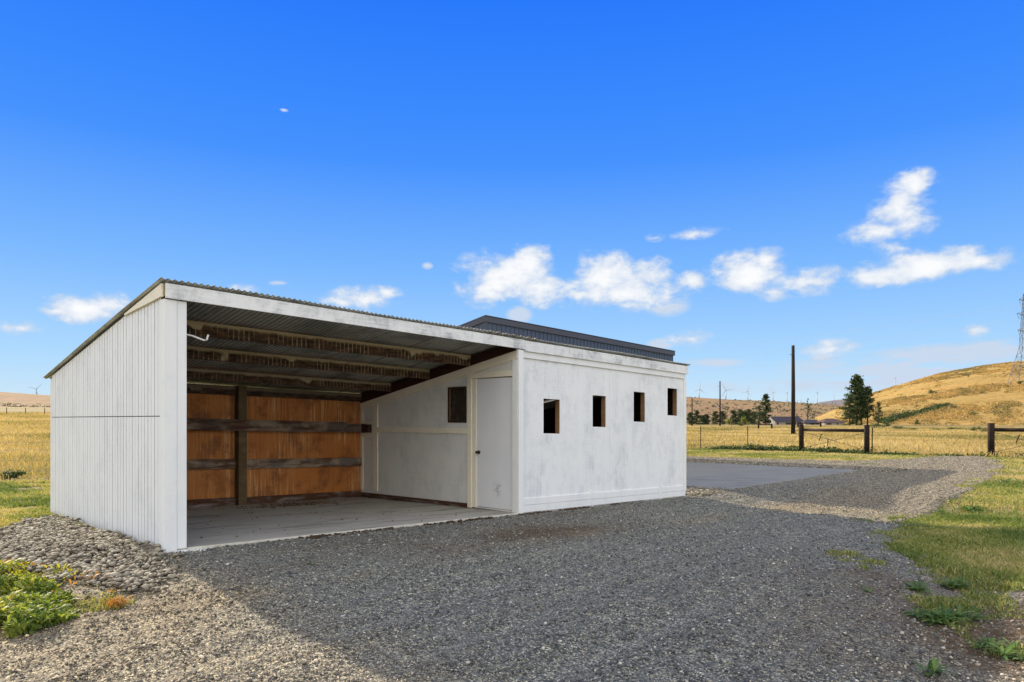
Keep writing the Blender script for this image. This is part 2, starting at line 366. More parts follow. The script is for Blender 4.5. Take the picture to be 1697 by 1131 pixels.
M['steel'] = simple('post_steel', (.035, .022, .015), .7, .2, .3)
M['wire'] = simple('fence_wire', (.10, .085, .07), .6, .5)
M['logwood'] = stained_board('creosote_wood', (.016, .009, .006), (.040, .022, .014), (.028, .018, .012), .55)
M['pole'] = simple('creosote_pole', (.018, .012, .009), .85, 0, .35, 3)
M['darkmetal'] = simple('slate_ribbed_metal', (.075, .092, .125), .42, .25, .08, 1.2, .02)
M['darktrim'] = simple('slate_metal_trim', (.080, .078, .088), .45, .2, .08, 2, .02)
M['turbine'] = simple('turbine_hazed', (.38, .43, .50), .5, 0, .03)  # white dulled towards blue: distance haze put into the colour
M['bark'] = simple('pine_bark', (.085, .050, .032), .9, 0, .4, 4, .6)
M['pine'] = leafmat('pine_needles', [(0, (.022, .036, .014)), (.5, (.048, .074, .026)), (1, (.095, .12, .042))], .22)
M['bush'] = leafmat('shrub_leaves', [(0, (.030, .048, .016)), (.5, (.060, .090, .025)), (1, (.11, .14, .04))], .25)
M['yellowbush'] = leafmat('yellow_green_leaves', [(0, (.10, .13, .02)), (1, (.26, .27, .06))], .3)
M['sage'] = leafmat('sagebrush_leaves', [(0, (.06, .065, .045)), (1, (.14, .14, .095))], .2)
M['pipe'] = simple('white_pipe', (.7, .68, .62), .5)
M['rooftile'] = simple('dark_roofing', (.035, .030, .040), .8, 0, .3, 2)
M['brownroof'] = simple('brown_roofing', (.085, .050, .045), .8, 0, .3, 2)
M['housewall'] = simple('house_wall', (.30, .27, .235), .8)
M['glassdark'] = simple('dark_window', (.02, .025, .03), .2)
M['boulder'] = simple('pale_boulder', (.60, .56, .46), .9, 0, .25, 2, .5)

# ------------------------------------------------------------------ ground sheet
U_FENCE, V_FENCE = 34.0, 11.8
def lawn_mask(x, y):
    u, v = uv_of(x, y); n = (fbm(x / 1.2, y / 1.2) - .5) * 1.2
    return smooth((U_FENCE - .3 - u + n) / 1.2) * smooth((V_FENCE - .2 - v + n) / 1.2)
th = np.unique(np.concatenate([np.arange(-180, -48, 4.), np.arange(-48, 48, .3), np.arange(48, 180, 4.)]))
rr_ = [0.6]
while rr_[-1] < 12000: rr_.append(rr_[-1] * (1.018 if rr_[-1] < 400 else 1.08))
rr_ = np.array(rr_); TH, RR = np.meshgrid(np.radians(th), rr_)
X = RR * np.sin(TH); Y = RR * np.cos(TH); Z = tz(X, Y) - 0.0
V = np.stack([X, Y, Z], -1).reshape(-1, 3); nt_, nr = len(th), len(rr_)
I = np.arange(nr - 1)[:, None] * nt_ + np.arange(nt_)[None, :]; J = np.arange(nr - 1)[:, None] * nt_ + (np.arange(nt_)[None, :] + 1) % nt_
T = np.concatenate([np.stack([I, I + nt_, J + nt_], -1).reshape(-1, 3), np.stack([I, J + nt_, J], -1).reshape(-1, 3)])
cidx = len(V); V = np.vstack([V, [[0, 0, 0]]]); ar = np.arange(nt_)
T = np.concatenate([T, np.stack([np.full(nt_, cidx), ar, (ar + 1) % nt_], -1)])
mg, t = newmat('ground_grass'); c = t.coord('Object'); lm = t.attr('lawn')
n1 = t.noise(c, .18, 5, .6); n2 = t.noise(c, 1.6, 5, .65); n3 = t.noise(c, 30, 4, .7); n4 = t.noise(t.map(c, (.25, 1, 1)), .12, 5, .6)
lawn = t.mix(t.step(n2, .38, .64), (.27, .225, .105), (.20, .18, .07))
lawn = t.mix(t.step(t.noise(c, .9, 4), .56, .70, 0, .8), lawn, (.25, .18, .10))
dry = t.mix(t.step(n1, .35, .65), (.28, .20, .078), (.24, .19, .072))
dry = t.mix(t.step(n4, .52, .70, 0, .65), dry, (.30, .26, .09))
dry = t.mix(t.step(n2, .5, .75, 0, .5), dry, (.36, .22, .09))
gc = t.mix(lm, dry, lawn); gc = t.mix(t.m('MULTIPLY', n3, .55), gc, t.mix(1, gc, (.45, .42, .38), 'MULTIPLY'))
t.out(t.pbr(gc, .95, 0, t.bump(t.m('ADD', n3, n2), .8, .05), .1))
ground = tag(tri_mesh('ground', V, T, mg, smooth_=True, attrs={'lawn': lawn_mask(V[:, 0], V[:, 1])}), kind='structure')

def relf(x, y):
    u, v = uv_of(x, y); q = smooth((-.1 - v) / .8)
    return (.035 * (fbm(x * 2.2, y * 2.2) - .5) + .115 * q * (fbm(u * .45 + 3, v * 2.4, 4) - .5) + .03 * (fbm(x * 5, y * 5, 2) - .5) * q)
def sheet(name, poly, mat, dz, grid, attrs=None, jitter=.0, relief=.0, kind='structure'):
    """ground-following sheet bounded by a plan polygon"""
    P = []; n = len(poly)
    for i in range(n):
        a = np.array(poly[i]); b = np.array(poly[(i + 1) % n]); L = np.linalg.norm(b - a); k = max(1, int(L / (grid * .8)))
        for j in range(k): P.append(a + (b - a) * j / k)
    P = np.array(P)
    if jitter: P = P + np.stack([fbm(P[:, 0] * 1.9, P[:, 1] * 1.9) - .5, fbm(P[:, 0] * 1.9 + 40, P[:, 1] * 1.9) - .5], -1) * jitter
    nb = len(P); x0, y0 = P.min(0); x1, y1 = P.max(0)
    gx, gy = np.meshgrid(np.arange(x0, x1, grid), np.arange(y0, y1, grid)); G = np.stack([gx.ravel(), gy.ravel()], -1)
    x, y = G[:, 0], G[:, 1]; ins = np.zeros(len(G), bool); j = nb - 1
    for i in range(nb):
        xi, yi = P[i]; xj, yj = P[j]
        if yi != yj: ins ^= ((yi > y) != (yj > y)) & (x < (xj - xi) * (y - yi) / (yj - yi) + xi)
        j = i
    G = G[ins]; allp = np.vstack([P, G])
    r = delaunay_2d_cdt([Vector(p) for p in allp], [(i, (i + 1) % nb) for i in range(nb)], [], 1, 1e-5)
    vv = np.array([(p.x, p.y) for p in r[0]]); tt = np.array([f for f in r[2] if len(f) == 3])
    e = np.min([np.zeros(len(vv))], 0)
    edge = np.zeros(len(vv)); nbset = set()
    for k, o in enumerate(r[3]):
        if any(q < nb for q in o): edge[k] = 1
    z = tz(vv[:, 0], vv[:, 1]) + np.where(edge > 0, -.01, dz) + (relf(vv[:, 0], vv[:, 1]) if relief else 0) * (1 - edge)
    at = {k: f(vv[:, 0], vv[:, 1]) for k, f in (attrs or {}).items()}
    return tag(tri_mesh(name, np.column_stack([vv, z]), tt, mat, smooth_=True, attrs=at), kind=kind)

# ------------------------------------------------------------------ gravel driveway
left_px = [(-380, 1110), (-60, 1050), (0, 1035), (50, 1025), (85, 1005), (100, 985), (85, 966), (150, 952), (215, 942), (262, 925)]
right_px = [(1136, 757), (1250, 761), (1400, 765), (1500, 761.5), (1560, 757), (1636, 757.5),
            (1668, 768), (1655, 785), (1610, 812), (1560, 842), (1500, 866), (1478, 890), (1492, 925), (1545, 952), (1620, 972), (1700, 990), (1850, 1025), (2300, 1150)]
drive = [unproj(*p) for p in left_px] + [xy_of(.15, .15), xy_of(10.75, .15), xy_of(12.3, 1.0), xy_of(12.8, .9), xy_of(12.8, .12), xy_of(21.15, .0), xy_of(21.15, 8.2), xy_of(21.2, 12)] + [unproj(*p) for p in right_px] + [(6.5, -1.5), (-4.5, -1.5)]
def gauss(x, y, px, py, rx, ry, ang=0):
    cx, cy = unproj(px, py); dx, dy = x - cx, y - cy; ca, sa = math.cos(ang), math.sin(ang)
    return np.exp(-((dx * ca + dy * sa) / rx) ** 2 - ((-dx * sa + dy * ca) / ry) ** 2)
def a_brown(x, y):
    n = fbm(x * 1.5, y * 1.5)
    g = 1.1 * gauss(x, y, 880, 888, 1.9, .55, ROT) + .8 * gauss(x, y, 985, 848, 1.6, .25, ROT) + .5 * gauss(x, y, 560, 905, 1.2, .3, ROT) + .35 * gauss(x, y, 430, 950, .8, .3, ROT)
    g = g + 1.1 * gauss(x, y, 1620, 1050, 1.3, 1.9) + .6 * gauss(x, y, 150, 1010, .7, .5)
    return np.clip(g * (n * 2.2 - .25), 0, 1)
def a_tan(x, y):
    n = fbm(x * .8 + 9, y * .8)
    u, v = uv_of(x, y)
    g = smooth((u - 9.6) / 1.5) * smooth((-.8 - v) / 1.5) * .75 * smooth((y - 8) / 4) + smooth((x - 1.0 + (5 - y) * .15) / 3.5) * smooth((9.0 - y) / 6.5) * .62 + smooth((u - 15) / 8) * .8 + smooth((.55 - u) / 1.3) * smooth((.2 - v) / .8) * .75  # partly own tan, partly sun warmth painted in where the gravel lies lit
    track = np.exp(-((uv_of(x, y)[1] + 2.15 + .1 * np.sin(u)) / .22) ** 2) * .5 * smooth((fbm(x * 1.3, y * 1.3) - .35) / .3)
    return np.clip(g * (n + .5) + track, 0, 1)
def gravel_mat(name, sc1=78., tint=(1, 1, 1)):
    m, t = newmat(name); c = t.coord('Object'); cw = c
    w1 = t.noise(c, 40, 2, .5, out=1)
    va = t.vor(c, sc1); vd = t.vor(c, sc1, out='Distance'); vb = t.vor(c, sc1 * .48); vbd = t.vor(c, sc1 * .48, out='Distance'); vc = t.vor(c, sc1 * 2.3)
    r1 = t.sep(va)[0]; r2 = t.sep(vb)[0]; r3 = t.sep(vc)[1]
    stops = [(0, (.036, .037, .038)), (.30, (.085, .087, .087)), (.55, (.145, .142, .134)), (.72, (.22, .205, .175)), (.86, (.37, .335, .27)), (1, (.62, .59, .52))]
    wm = [(0, (.045, .036, .028)), (.35, (.12, .095, .068)), (.6, (.22, .175, .12)), (.85, (.40, .32, .21)), (1, (.60, .52, .40))]
    big = t.step(t.noise(c, 9, 3), .45, .6)
    f = t.m('ADD', t.m('MULTIPLY', r1, .62), t.m('MULTIPLY', r3, .38)); f = t.m('ADD', t.m('MULTIPLY', t.m('SUBTRACT', f, .5), 1.35), .5)
    f2 = t.m('ADD', t.m('MULTIPLY', r2, .55), t.m('MULTIPLY', r1, .45))
    ff = t.m('ADD', t.m('MULTIPLY', f, .75), t.m('MULTIPLY', f2, .25))
    cool = t.ramp(ff, stops); warm = t.mix(1, t.ramp(ff, wm), (1.12, 1.08, 1.0), 'MULTIPLY')
    wf = t.m('ADD', t.m('MULTIPLY', t.attr('tan'), .85), t.step(t.sep(va)[2], .75, .8, 0, .45), clamp=True)
    cc = t.mix(wf, cool, warm)
    dust = t.noise(c, 1.4, 5, .6)
    cc = t.mix(t.step(dust, .48, .72, 0, .4), cc, (.155, .145, .13))
    cc = t.mix(t.m('MULTIPLY', t.attr('brown'), t.step(t.noise(c, 25, 4), .3, .6, .45, 1.0)), cc, (.085, .048, .022))
    cc = t.mix(1.0, cc, tint, 'MULTIPLY')
    h = t.m('SUBTRACT', 1, t.m('MULTIPLY', vd, 1.4)); hb = t.m('SUBTRACT', 1, t.m('MULTIPLY', vbd, 1.3))
    bp = t.bump(t.m('ADD', h, t.m('MULTIPLY', hb, .8)), .9, .012)
    bp = t.bump(t.noise(c, 4, 5, .6), .5, .035, bp)
    cv_ = t.n('ShaderNodeCombineXYZ'); t.set(cv_.inputs[0], t.m('MULTIPLY', t.attr('uu'), .5)); t.set(cv_.inputs[1], t.m('MULTIPLY', t.attr('vv'), 4.5))
    rut = t.noise(cv_.outputs[0], 1.0, 5, .6, .5); bp = t.bump(rut, .8, .09, bp)
    cc = t.mix(t.step(rut, .52, .68, 0, .5), cc, t.mix(1, cc, (1.35, 1.3, 1.2), 'MULTIPLY'))
    t.out(t.pbr(cc, .9, 0, bp, .25)); return m
M['gravel'] = gravel_mat('gravel', tint=(1.13, 1.18, 1.12))
gm = ground.data; co = np.empty(len(gm.vertices) * 3, np.float32); gm.vertices.foreach_get('co', co); co = co.reshape(-1, 3)
def _pip(x, y, P):
    ins = np.zeros(len(x), bool); j = len(P) - 1
    for i in range(len(P)):
        (xi, yi), (xj, yj) = P[i], P[j]
        if yi != yj: ins ^= ((yi > y) != (yj > y)) & (x < (xj - xi) * (y - yi) / (yj - yi) + xi)
        j = i
    return ins
inn = np.ones(len(co), bool)
for a_ in np.linspace(0, 2 * np.pi, 8, endpoint=False): inn &= _pip(co[:, 0] + .35 * np.cos(a_), co[:, 1] + .35 * np.sin(a_), drive)
co[inn, 2] -= .16; gm.vertices.foreach_set('co', co.ravel()); gm.update()
driveway = sheet('gravel_driveway', drive, M['gravel'], .022, .12, {'brown': a_brown, 'tan': a_tan, 'uu': lambda x, y: uv_of(x, y)[0], 'vv': lambda x, y: uv_of(x, y)[1]}, .35, .035)

# loose stones
def ico(sub=0):
    bm = bmesh.new(); bmesh.ops.create_icosphere(bm, subdivisions=sub + 1, radius=1)
    v = np.array([p.co[:] for p in bm.verts]); f = np.array([[q.index for q in p.verts] for p in bm.faces]); bm.free(); return v, f
def stones(name, P, size, mat, sub=0, flat=.6, g=None, seed=1, smooth_=True, sink=.25, tan=None):
    g = np.random.default_rng(seed); bv, bf = ico(sub); N = len(P); nv = len(bv)
    s = size[:, None] * np.column_stack([g.uniform(.8, 1.3, N), g.uniform(.65, 1., N), g.uniform(flat * .7, flat * 1.2, N)])
    a = g.uniform(0, 2 * np.pi, N); b = g.normal(0, .35, N)
    v = bv[None] * (1 + g.uniform(-.16, .16, (N, nv, 1))) * s[:, None, :]
    y = v[..., 1] * np.cos(b)[:, None] - v[..., 2] * np.sin(b)[:, None]; z = v[..., 1] * np.sin(b)[:, None] + v[..., 2] * np.cos(b)[:, None]; x = v[..., 0]
    X = x * np.cos(a)[:, None] - y * np.sin(a)[:, None]; Y = x * np.sin(a)[:, None] + y * np.cos(a)[:, None]
    V = np.stack([X, Y, z], -1) + P[:, None, :]; V[..., 2] += (size * flat * (1 - sink) - size * flat * .25)[:, None]
    T = (bf[None] + (np.arange(N) * nv)[:, None, None]).reshape(-1, 3); rnd = np.repeat(g.random(N), nv)
    return tri_mesh(name, V, T, mat, smooth_=smooth_, attrs={'rnd': rnd, 'tan': np.repeat(tan, nv) if tan is not None else rnd * 0})
def stone_mat(name, stops, tint=1.):
    m, t = newmat(name); c = t.coord('Object'); cc = t.ramp(t.attr('rnd'), [(p, tuple(q * tint for q in k)) for p, k in stops])
    cc = t.mix(t.attr('tan'), cc, t.mix(1, cc, (1.45, 1.18, .84), 'MULTIPLY'))
    n = t.noise(c, 130, 3); cc = t.mix(t.m('MULTIPLY', n, .5), cc, t.mix(1, cc, (.55, .55, .55), 'MULTIPLY'))
    t.out(t.pbr(cc, .8, 0, t.bump(n, .3, .002), .3)); return m
M['stone'] = stone_mat('loose_gravel', [(0, (.048, .050, .052)), (.3, (.10, .103, .106)), (.58, (.165, .165, .16)), (.8, (.25, .238, .21)), (.94, (.38, .355, .30)), (1, (.62, .60, .54))], 1.0)
M['stone2'] = stone_mat('far_gravel', [(0, (.095, .085, .07)), (.3, (.18, .16, .125)), (.6, (.27, .235, .18)), (.85, (.38, .33, .25)), (1, (.56, .50, .40))], 1.0)
M['rock'] = stone_mat('river_rock', [(0, (.08, .068, .05)), (.35, (.16, .135, .097)), (.7, (.25, .21, .145)), (1, (.40, .36, .275))], 1.0)
def pip(x, y, P):
    ins = np.zeros(len(x), bool); j = len(P) - 1
    for i in range(len(P)):
        (xi, yi), (xj, yj) = P[i], P[j]
        if yi != yj: ins ^= ((yi > y) != (yj > y)) & (x < (xj - xi) * (y - yi) / (yj - yi) + xi)
        j = i
    return ins
def sample_view(n, r0, r1, power, a0=-42, a1=42, seed=5):
    """plan points in a sector, density falling with distance"""
    g = np.random.default_rng(seed); q = g.random(n)
    e = 2 - power
    r = (r0 ** e + (r1 ** e - r0 ** e) * q) ** (1 / e) if abs(e) > 1e-6 else r0 * (r1 / r0) ** q
    a = np.radians(g.uniform(a0, a1, n)); return r * np.sin(a), r * np.cos(a), r
def gz(x, y, dz=.022): return tz(x, y) + dz
x, y, r = sample_view(240000, 2.6, 19, 1.55)
uo, vo = uv_of(x, y); k = pip(x + rng.normal(0, .22, len(x)), y + rng.normal(0, .22, len(x)), drive) & ~((uo > -.03) & (uo < 10.7) & (vo > -.05)); x, y, r = x[k], y[k], r[k]; k = rng.random(len(x)) > .6 * a_brown(x, y); x, y, r = x[k], y[k], r[k]
sz_ = np.clip(rng.gamma(4, .00145, len(x)) * (.75 + r * .04) * (.8 + .5 * fbm(x * .9, y * .9)) * (1 + .35 * smooth((x - 1.5) / 2) * smooth((6 - y) / 3)), .002, .0175)
rel = relf(x, y)
tag(stones('loose_gravel', np.column_stack([x, y, gz(x, y) + rel]), sz_, M['stone'], 0, .65, seed=2, tan=np.clip(a_tan(x, y) * .9 + .15 * rng.random(len(x)), 0, 1)), 'loose crushed stones scattered over the grey gravel driveway', 'gravel', kind='stuff')

x, y, r = sample_view(120000, 15, 44, 1.2, 8, 41, seed=15); k = pip(x, y, drive); x, y, r = x[k], y[k], r[k]
tag(stones('loose_gravel', np.column_stack([x, y, gz(x, y) + relf(x, y)]), rng.uniform(.006, .012, len(x)) * (.6 + r * .04), M['stone2'], 0, .6, seed=22), 'coarser gravel lying on the far driveway bend', 'gravel', kind='stuff')
# river rock along the gable
rock_px = [(-330, 912), (-60, 896), (0, 889), (84, 861), (262, 919), (272, 938), (262, 965), (215, 985), (150, 968), (90, 958), (0, 952), (-300, 1000)]
rock_poly = [unproj(*p) for p in rock_px]
sheet('rock_bed', rock_poly, simple('rock_bed_soil', (.13, .11, .085), .95, 0, .3, 20, .6), .03, .2, None, .2, .03)
g2 = np.random.default_rng(11); xs = g2.uniform(-12, -2.5, 110000); ys = g2.uniform(5, 13, 110000)
k = pip(xs + (fbm(xs * 3, ys * 3) - .5) * .6 + g2.normal(0, .07, len(xs)), ys + (fbm(xs * 3 + 9, ys * 3) - .5) * .6 + g2.normal(0, .07, len(xs)), rock_poly); uu, vv_ = uv_of(xs, ys); k &= ~((uu > -.03) & (vv_ > -.1)) & (np.degrees(np.arctan2(xs, ys)) > -44); xs, ys = xs[k][:28000], ys[k][:28000]
szr = g2.gamma(6, .0031, len(xs)).clip(.009, .036)
tag(stones('river_rock', np.column_stack([xs, ys, tz(xs, ys) + .028 + g2.uniform(0, .03, len(xs))]), szr, M['rock'], 1, .55, seed=4), 'rounded tan river rocks banked along the grooved side wall', 'river rock', kind='stuff')
# stones round the apron
x, y, r = sample_view(60000, 13, 40, 1.1, 8, 36, seed=8); uu, vv_ = uv_of(x, y)
k = ((uu > 21.45) & (uu < 22.9) & (vv_ > -1.2) & (vv_ < 9)) | ((uu > 10.85) & (uu < 12.5) & (vv_ > -.25) & (vv_ < 6.5))
x, y = x[k][:9000], y[k][:9000]
tag(stones('river_rock', np.column_stack([x, y, tz(x, y) + .02]), g2.uniform(.02, .05, len(x)), M['rock'], 0, .55, seed=6), 'pale stones bordering the concrete apron behind the shed', 'river rock', kind='stuff')

# ------------------------------------------------------------------ concrete apron
ap = [xy_of(12.6, -.05), xy_of(21.35, -.2), xy_of(21.35, 8.05), xy_of(12.6, 8.05)]
mb = MB(); z0 = float(tz(*ap[0]))
mb.hexa([(p[0], p[1], z0 - .2) for p in ap] + [(p[0], p[1], z0 + .035) for p in ap])
tag(mb.build('concrete_apron', M['apron'], bevel=.008), kind='structure')

# ------------------------------------------------------------------ the shed
shed = tag(empty('open_front_shed', (P0[0], P0[1], 0), ROT), 'long white lean-to shed with open left bay, corrugated roof and four small window holes', 'shed')
S = lambda: MB(K)
roofz = lambda u, v: 2.835 - .172 * v
LEN, DEP, UP = 10.62, 4.48, 5.38
# grooved side wall (boards over backing)
mb = S(); mb.box(.006, .06, .02, DEP, -.10, lambda u, v: roofz(u, v) - .02); mb.build('wall_backing', simple('dark_groove', (.065, .065, .065), .9), shed)  # dark backing showing between the boards
mb = S()
y0 = .075
while y0 < DEP - .01:
    y1 = min(y0 + .087, DEP)
    j_ = .0006 * ((int(y0 * 97)) % 4); mb.box(.002 - j_, .0055, y0 + j_, y1, -.10, 1.433); mb.box(.002 - j_, .0055, y0 + j_, y1, 1.443, lambda u, v: roofz(u, v) - .015)
    y0 += .100
mb.build('side_wall', M['gable'], shed)
mb = S(); mb.box(-.012, .001, .0, .075, -.05, 2.66); mb.build('corner_board', M['trim'], shed, .003)
mb = S(); mb.box(-.012, .001, DEP - .03, DEP + .01, -.1, lambda u, v: roofz(u, v) - .06)
mb.build('corner_board', M['trim'], shed, .003)
mb = S(); mb.box(-.012, .120, -.035, -.001, -.06, 2.66); mb.box(.123, .222, -.028, -.001, -.06, 2.66); mb.box(.06, .215, 0.0, .10, -.06, 2.66)
mb.build('corner_post', M['trim'], shed, .003)
mb = S(); mb.box(-.028, -.003, .0, 1.15, lambda u, v: roofz(u, v) - .150 + .105 * v, lambda u, v: roofz(u, v) - .012); mb.build('rake_board', M['creamtrim'], shed, .002)
# fascia
mb = S(); mb.box(.0, 5.49, -.065, -.036, 2.668, 2.822); mb.build('fascia', M['fascia'], shed, .003)
mb = S(); mb.box(5.493, LEN + .03, -.066, -.036, 2.645, 2.815); mb.build('fascia', M['fascia'], shed, .003)
mb = S(); mb.box(5.45, LEN - .05, -.033, -.004, 2.54, 2.65); mb.build('frieze_board', M['trim'], shed, .003)
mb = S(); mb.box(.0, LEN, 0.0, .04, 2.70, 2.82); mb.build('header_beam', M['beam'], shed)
# back wall
mb = S(); mb.box(.02, 2.0, 4.40, 4.44, -.05, 1.93); mb.box(2.003, 4.42, 4.40, 4.44, -.05, 1.93); mb.box(4.423, LEN, 4.40, 4.44, -.05, 1.93); mb.build('back_wall', M['ply'], shed)
for a_, b_ in ((.02, 2.75), (2.9, UP - .02)):
    mb = S(); mb.box(a_, b_, 4.345, 4.398, -.160, 0); mb.build('eave_header', M['header'], shed, .003, loc=(0, 0, 2.060))
mb = S(); mb.box(.02, LEN, 4.442, 4.48, -.15, 2.055); mb.build('back_siding', M['gable'], shed)
mb = S(); mb.box(2.75, 2.90, 4.24, 4.398, -.05, 2.07); mb.build('post', M['post'], shed, .004)
mb = S(); mb.box(.06, UP - .01, 4.20, 4.238, 1.275, 1.450); mb.box(.06, 4.9, 4.17, 4.30, 1.452, 1.475); mb.build('girt', M['girt2'], shed, .003)
mb = S(); mb.box(UP - .13, UP - .035, 3.97, 4.19, 1.28, 1.44); mb.build('girt_block', M['rafter'], shed, .003)
mb = S(); mb.box(.06, 2.748, 4.345, 4.398, .605, .780); mb.box(2.902, UP - .02, 4.345, 4.398, .595, .765); mb.build('girt', M['girt'], shed, .004)
mb = S(); mb.box(.06, 2.748, 4.345, 4.398, -.06, .10); mb.box(2.902, UP - .02, 4.345, 4.398, -.06, .09); mb.build('floor_plate', M['plate'], shed, .004)
# roof purlins: origin at the top edge so the stain follows it
def purlin(v, ztop, hgt, mat, u1):
    mb = S(); mb.box(.05, u1, 0, .045, -hgt, 0); o = mb.build('purlin', mat, shed, .003, loc=(0, v, ztop)); return o
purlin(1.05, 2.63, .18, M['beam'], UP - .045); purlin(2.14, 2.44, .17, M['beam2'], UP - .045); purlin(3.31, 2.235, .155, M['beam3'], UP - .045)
# corrugated roof
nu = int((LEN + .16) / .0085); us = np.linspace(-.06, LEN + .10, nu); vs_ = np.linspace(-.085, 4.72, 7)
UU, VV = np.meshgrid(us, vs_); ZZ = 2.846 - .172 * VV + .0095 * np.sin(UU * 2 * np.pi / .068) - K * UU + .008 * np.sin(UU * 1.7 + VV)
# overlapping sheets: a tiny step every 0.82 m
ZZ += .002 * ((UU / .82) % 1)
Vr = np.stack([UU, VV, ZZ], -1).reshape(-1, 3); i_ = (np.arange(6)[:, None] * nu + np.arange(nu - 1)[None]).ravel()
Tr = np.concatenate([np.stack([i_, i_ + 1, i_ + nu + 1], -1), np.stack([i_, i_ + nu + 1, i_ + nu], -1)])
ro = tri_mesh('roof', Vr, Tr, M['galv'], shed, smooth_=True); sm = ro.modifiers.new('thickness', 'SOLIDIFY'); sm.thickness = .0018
rusty = simple('rusty_screw', (.20, .13, .07), .7, .3)
for i in range(22):
    mb = S(); u_ = .5 + i * .476; mb.lathe((u_, -.05, 2.862), [(.0, .012), (.008, .010), (.011, .002), (.018, .0), (.018, -.004)], 8); mb.build('roof_screw', rusty, ro)
for i in range(7): mb = S(); mb.lathe((4.72 + i * .17, -.07, 2.862), [(.0, .026), (.014, .022), (.020, .008), (.026, .0), (.026, -.01)], 8); mb.build('roof_screw', rusty, ro)
# slab
mb = S(); mb.box(.02, LEN - .02, -.03, 4.43, -.18, lambda u, v: .042 - .018 * v); mb.build('floor_slab', M['slab'], shed, .006)
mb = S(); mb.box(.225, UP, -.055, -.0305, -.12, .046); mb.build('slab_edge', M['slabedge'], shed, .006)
# partition with door and window
tp = lambda u, v: 2.647 - .178 * v
mb = S(); wall_with_holes(mb, 1, .02, 4.395, UP, UP + .09, .04, tp, [(.12, .955, .06, 2.236), (1.205, 1.68, 1.485, 2.11)]); mb.build('partition_wall', M['inner'], shed)
mb = S(); mb.box(UP - .025, UP - .001, .0, 4.39, lambda u, v: 2.51 - .178 * v, lambda u, v: 2.648 - .178 * v); mb.build('sloping_trim', M['creamtrim'], shed, .003)
mb = S(); mb.box(UP - .02, UP + .06, .0, 4.39, lambda u, v: 2.651 - .178 * v, lambda u, v: 2.80 - .165 * v); mb.build('rafter', M['rafter'], shed)
mb = S()
mb.box(UP - .028, UP - .001, 1.062, 1.160, .03, lambda u, v: 2.32)                    # left casing
mb.box(UP - .012, UP + .05, .958, 1.058, .045, 2.236)
mb.box(UP - .026, UP - .001, .085, 1.060, 2.240, 2.330)
mb.build('door_casing', M['creamtrim'], shed, .003)
mb = S(); mb.box(UP - .035, UP - .001, -.0355, .083, -.02, 2.50); mb.box(UP - .034, UP + .02, -.0355, -.001, 2.505, 2.66); mb.box(UP - .032, UP + .085, -.060, -.0365, -.04, 2.655); mb.build('corner_board', M['trim'], shed, .003)
mb = S()
mb.box(UP - .024, UP - .001, 1.163, 4.39, 1.293, 1.388); mb.box(UP - .022, UP - .001, 3.80, 3.945, .12, 1.290); mb.box(UP - .022, UP - .001, 3.80, 3.945, 1.391, lambda u, v: 2.505 - .178 * v)
mb.box(UP - .018, UP - .001, 3.948, 4.39, 1.19, 1.291); mb.box(UP - .018, UP - .001, 3.948, 4.39, 1.391, 1.50); mb.box(UP - .018, UP - .001, 4.31, 4.39, .12, 1.188); mb.box(UP - .018, UP - .001, 4.31, 4.39, 1.503, 1.72)
mb.build('panel_trim', M['creamtrim'], shed, .002)
mb = S(); mb.box(UP - .03, UP - .001, 1.165, 4.39, -.02, lambda u, v: .112 - .012 * v); mb.build('base_plate', M['plate'], shed, .003)
door = S(); door.box(UP + .004, UP + .044, .125, .950, .068, 2.226); do = door.build('door', M['door'], shed, .002)
mb = S(); mb.lathe((UP + .004, .895, .985), [(0, -.075), (.018, -.074), (.027, -.062), (.026, -.048), (.012, -.040), (.011, -.012), (.030, -.008), (.032, 0)], 14, 'x'); mb.build('door_knob', M['brass'], do, smooth_=True)
mb = S()
for a, b_, c0, c1 in ((1.205, 1.245, 1.485, 2.11), (1.64, 1.68, 1.485, 2.11), (1.246, 1.639, 1.485, 1.515), (1.246, 1.639, 2.08, 2.11)): mb.box(UP - .02, UP + .07, a, b_, c0, c1)
wf = mb.build('window_frame', M['rafter'], shed, .002)
mb = S(); mb.box(UP - .021, UP - .012, 1.612, 1.632, 1.52, 2.075); mb.build('frame_strip', M['jamb'], wf)
m, t = newmat('dusty_glass'); c = t.coord(); nz = t.noise(c, 4, 4); t.out(t.pbr(t.mix(nz, (.012, .009, .007), (.07, .06, .05)), t.step(nz, .3, .7, .12, .35), 0, None, .5)); M['glass'] = m
mb = S(); mb.box(UP + .02, UP + .026, 1.246, 1.639, 1.516, 2.079); mb.build('window_pane', M['glass'], wf)
# front wall of the enclosed room
win = [(6.011, 6.44, 1.323, 1.905), (7.36, 7.765, 1.458, 2.03), (8.673, 9.075, 1.582, 2.166), (9.912, 10.30, 1.742, 2.309)]
mb = S(); wall_with_holes(mb, 0, UP + .088, 7.88, -.003, .012, -.06, 2.62, win[:2]); wall_with_holes(mb, 0, 7.884, LEN, -.003, .012, -.06, 2.62, win[2:]); mb.build('front_wall', M['front'], shed)
for a, b_, c0, c1 in win:
    mb = S(); mb.box(b_ + .001, b_ + .05, .013, .105, c0 - .02, c1 + .02); mb.box(a - .05, a - .001, .013, .105, c0 - .02, c1 + .02)
    mb.box(a, b_, .013, .105, c0 - .045, c0 - .001); mb.box(a, b_, .013, .105, c1 + .001, c1 + .045)
    mb.build('window_opening', M['jamb'], shed)
mb = S()
mb.box(UP + .1, 6.9, -.022, -.0035, .155, .262); mb.box(6.903, 7.56, -.022, -.0035, .155, .262); mb.box(7.563, 9.64, -.022, -.0035, .150, .258); mb.box(9.643, LEN - .09, -.022, -.0035, .150, .258)
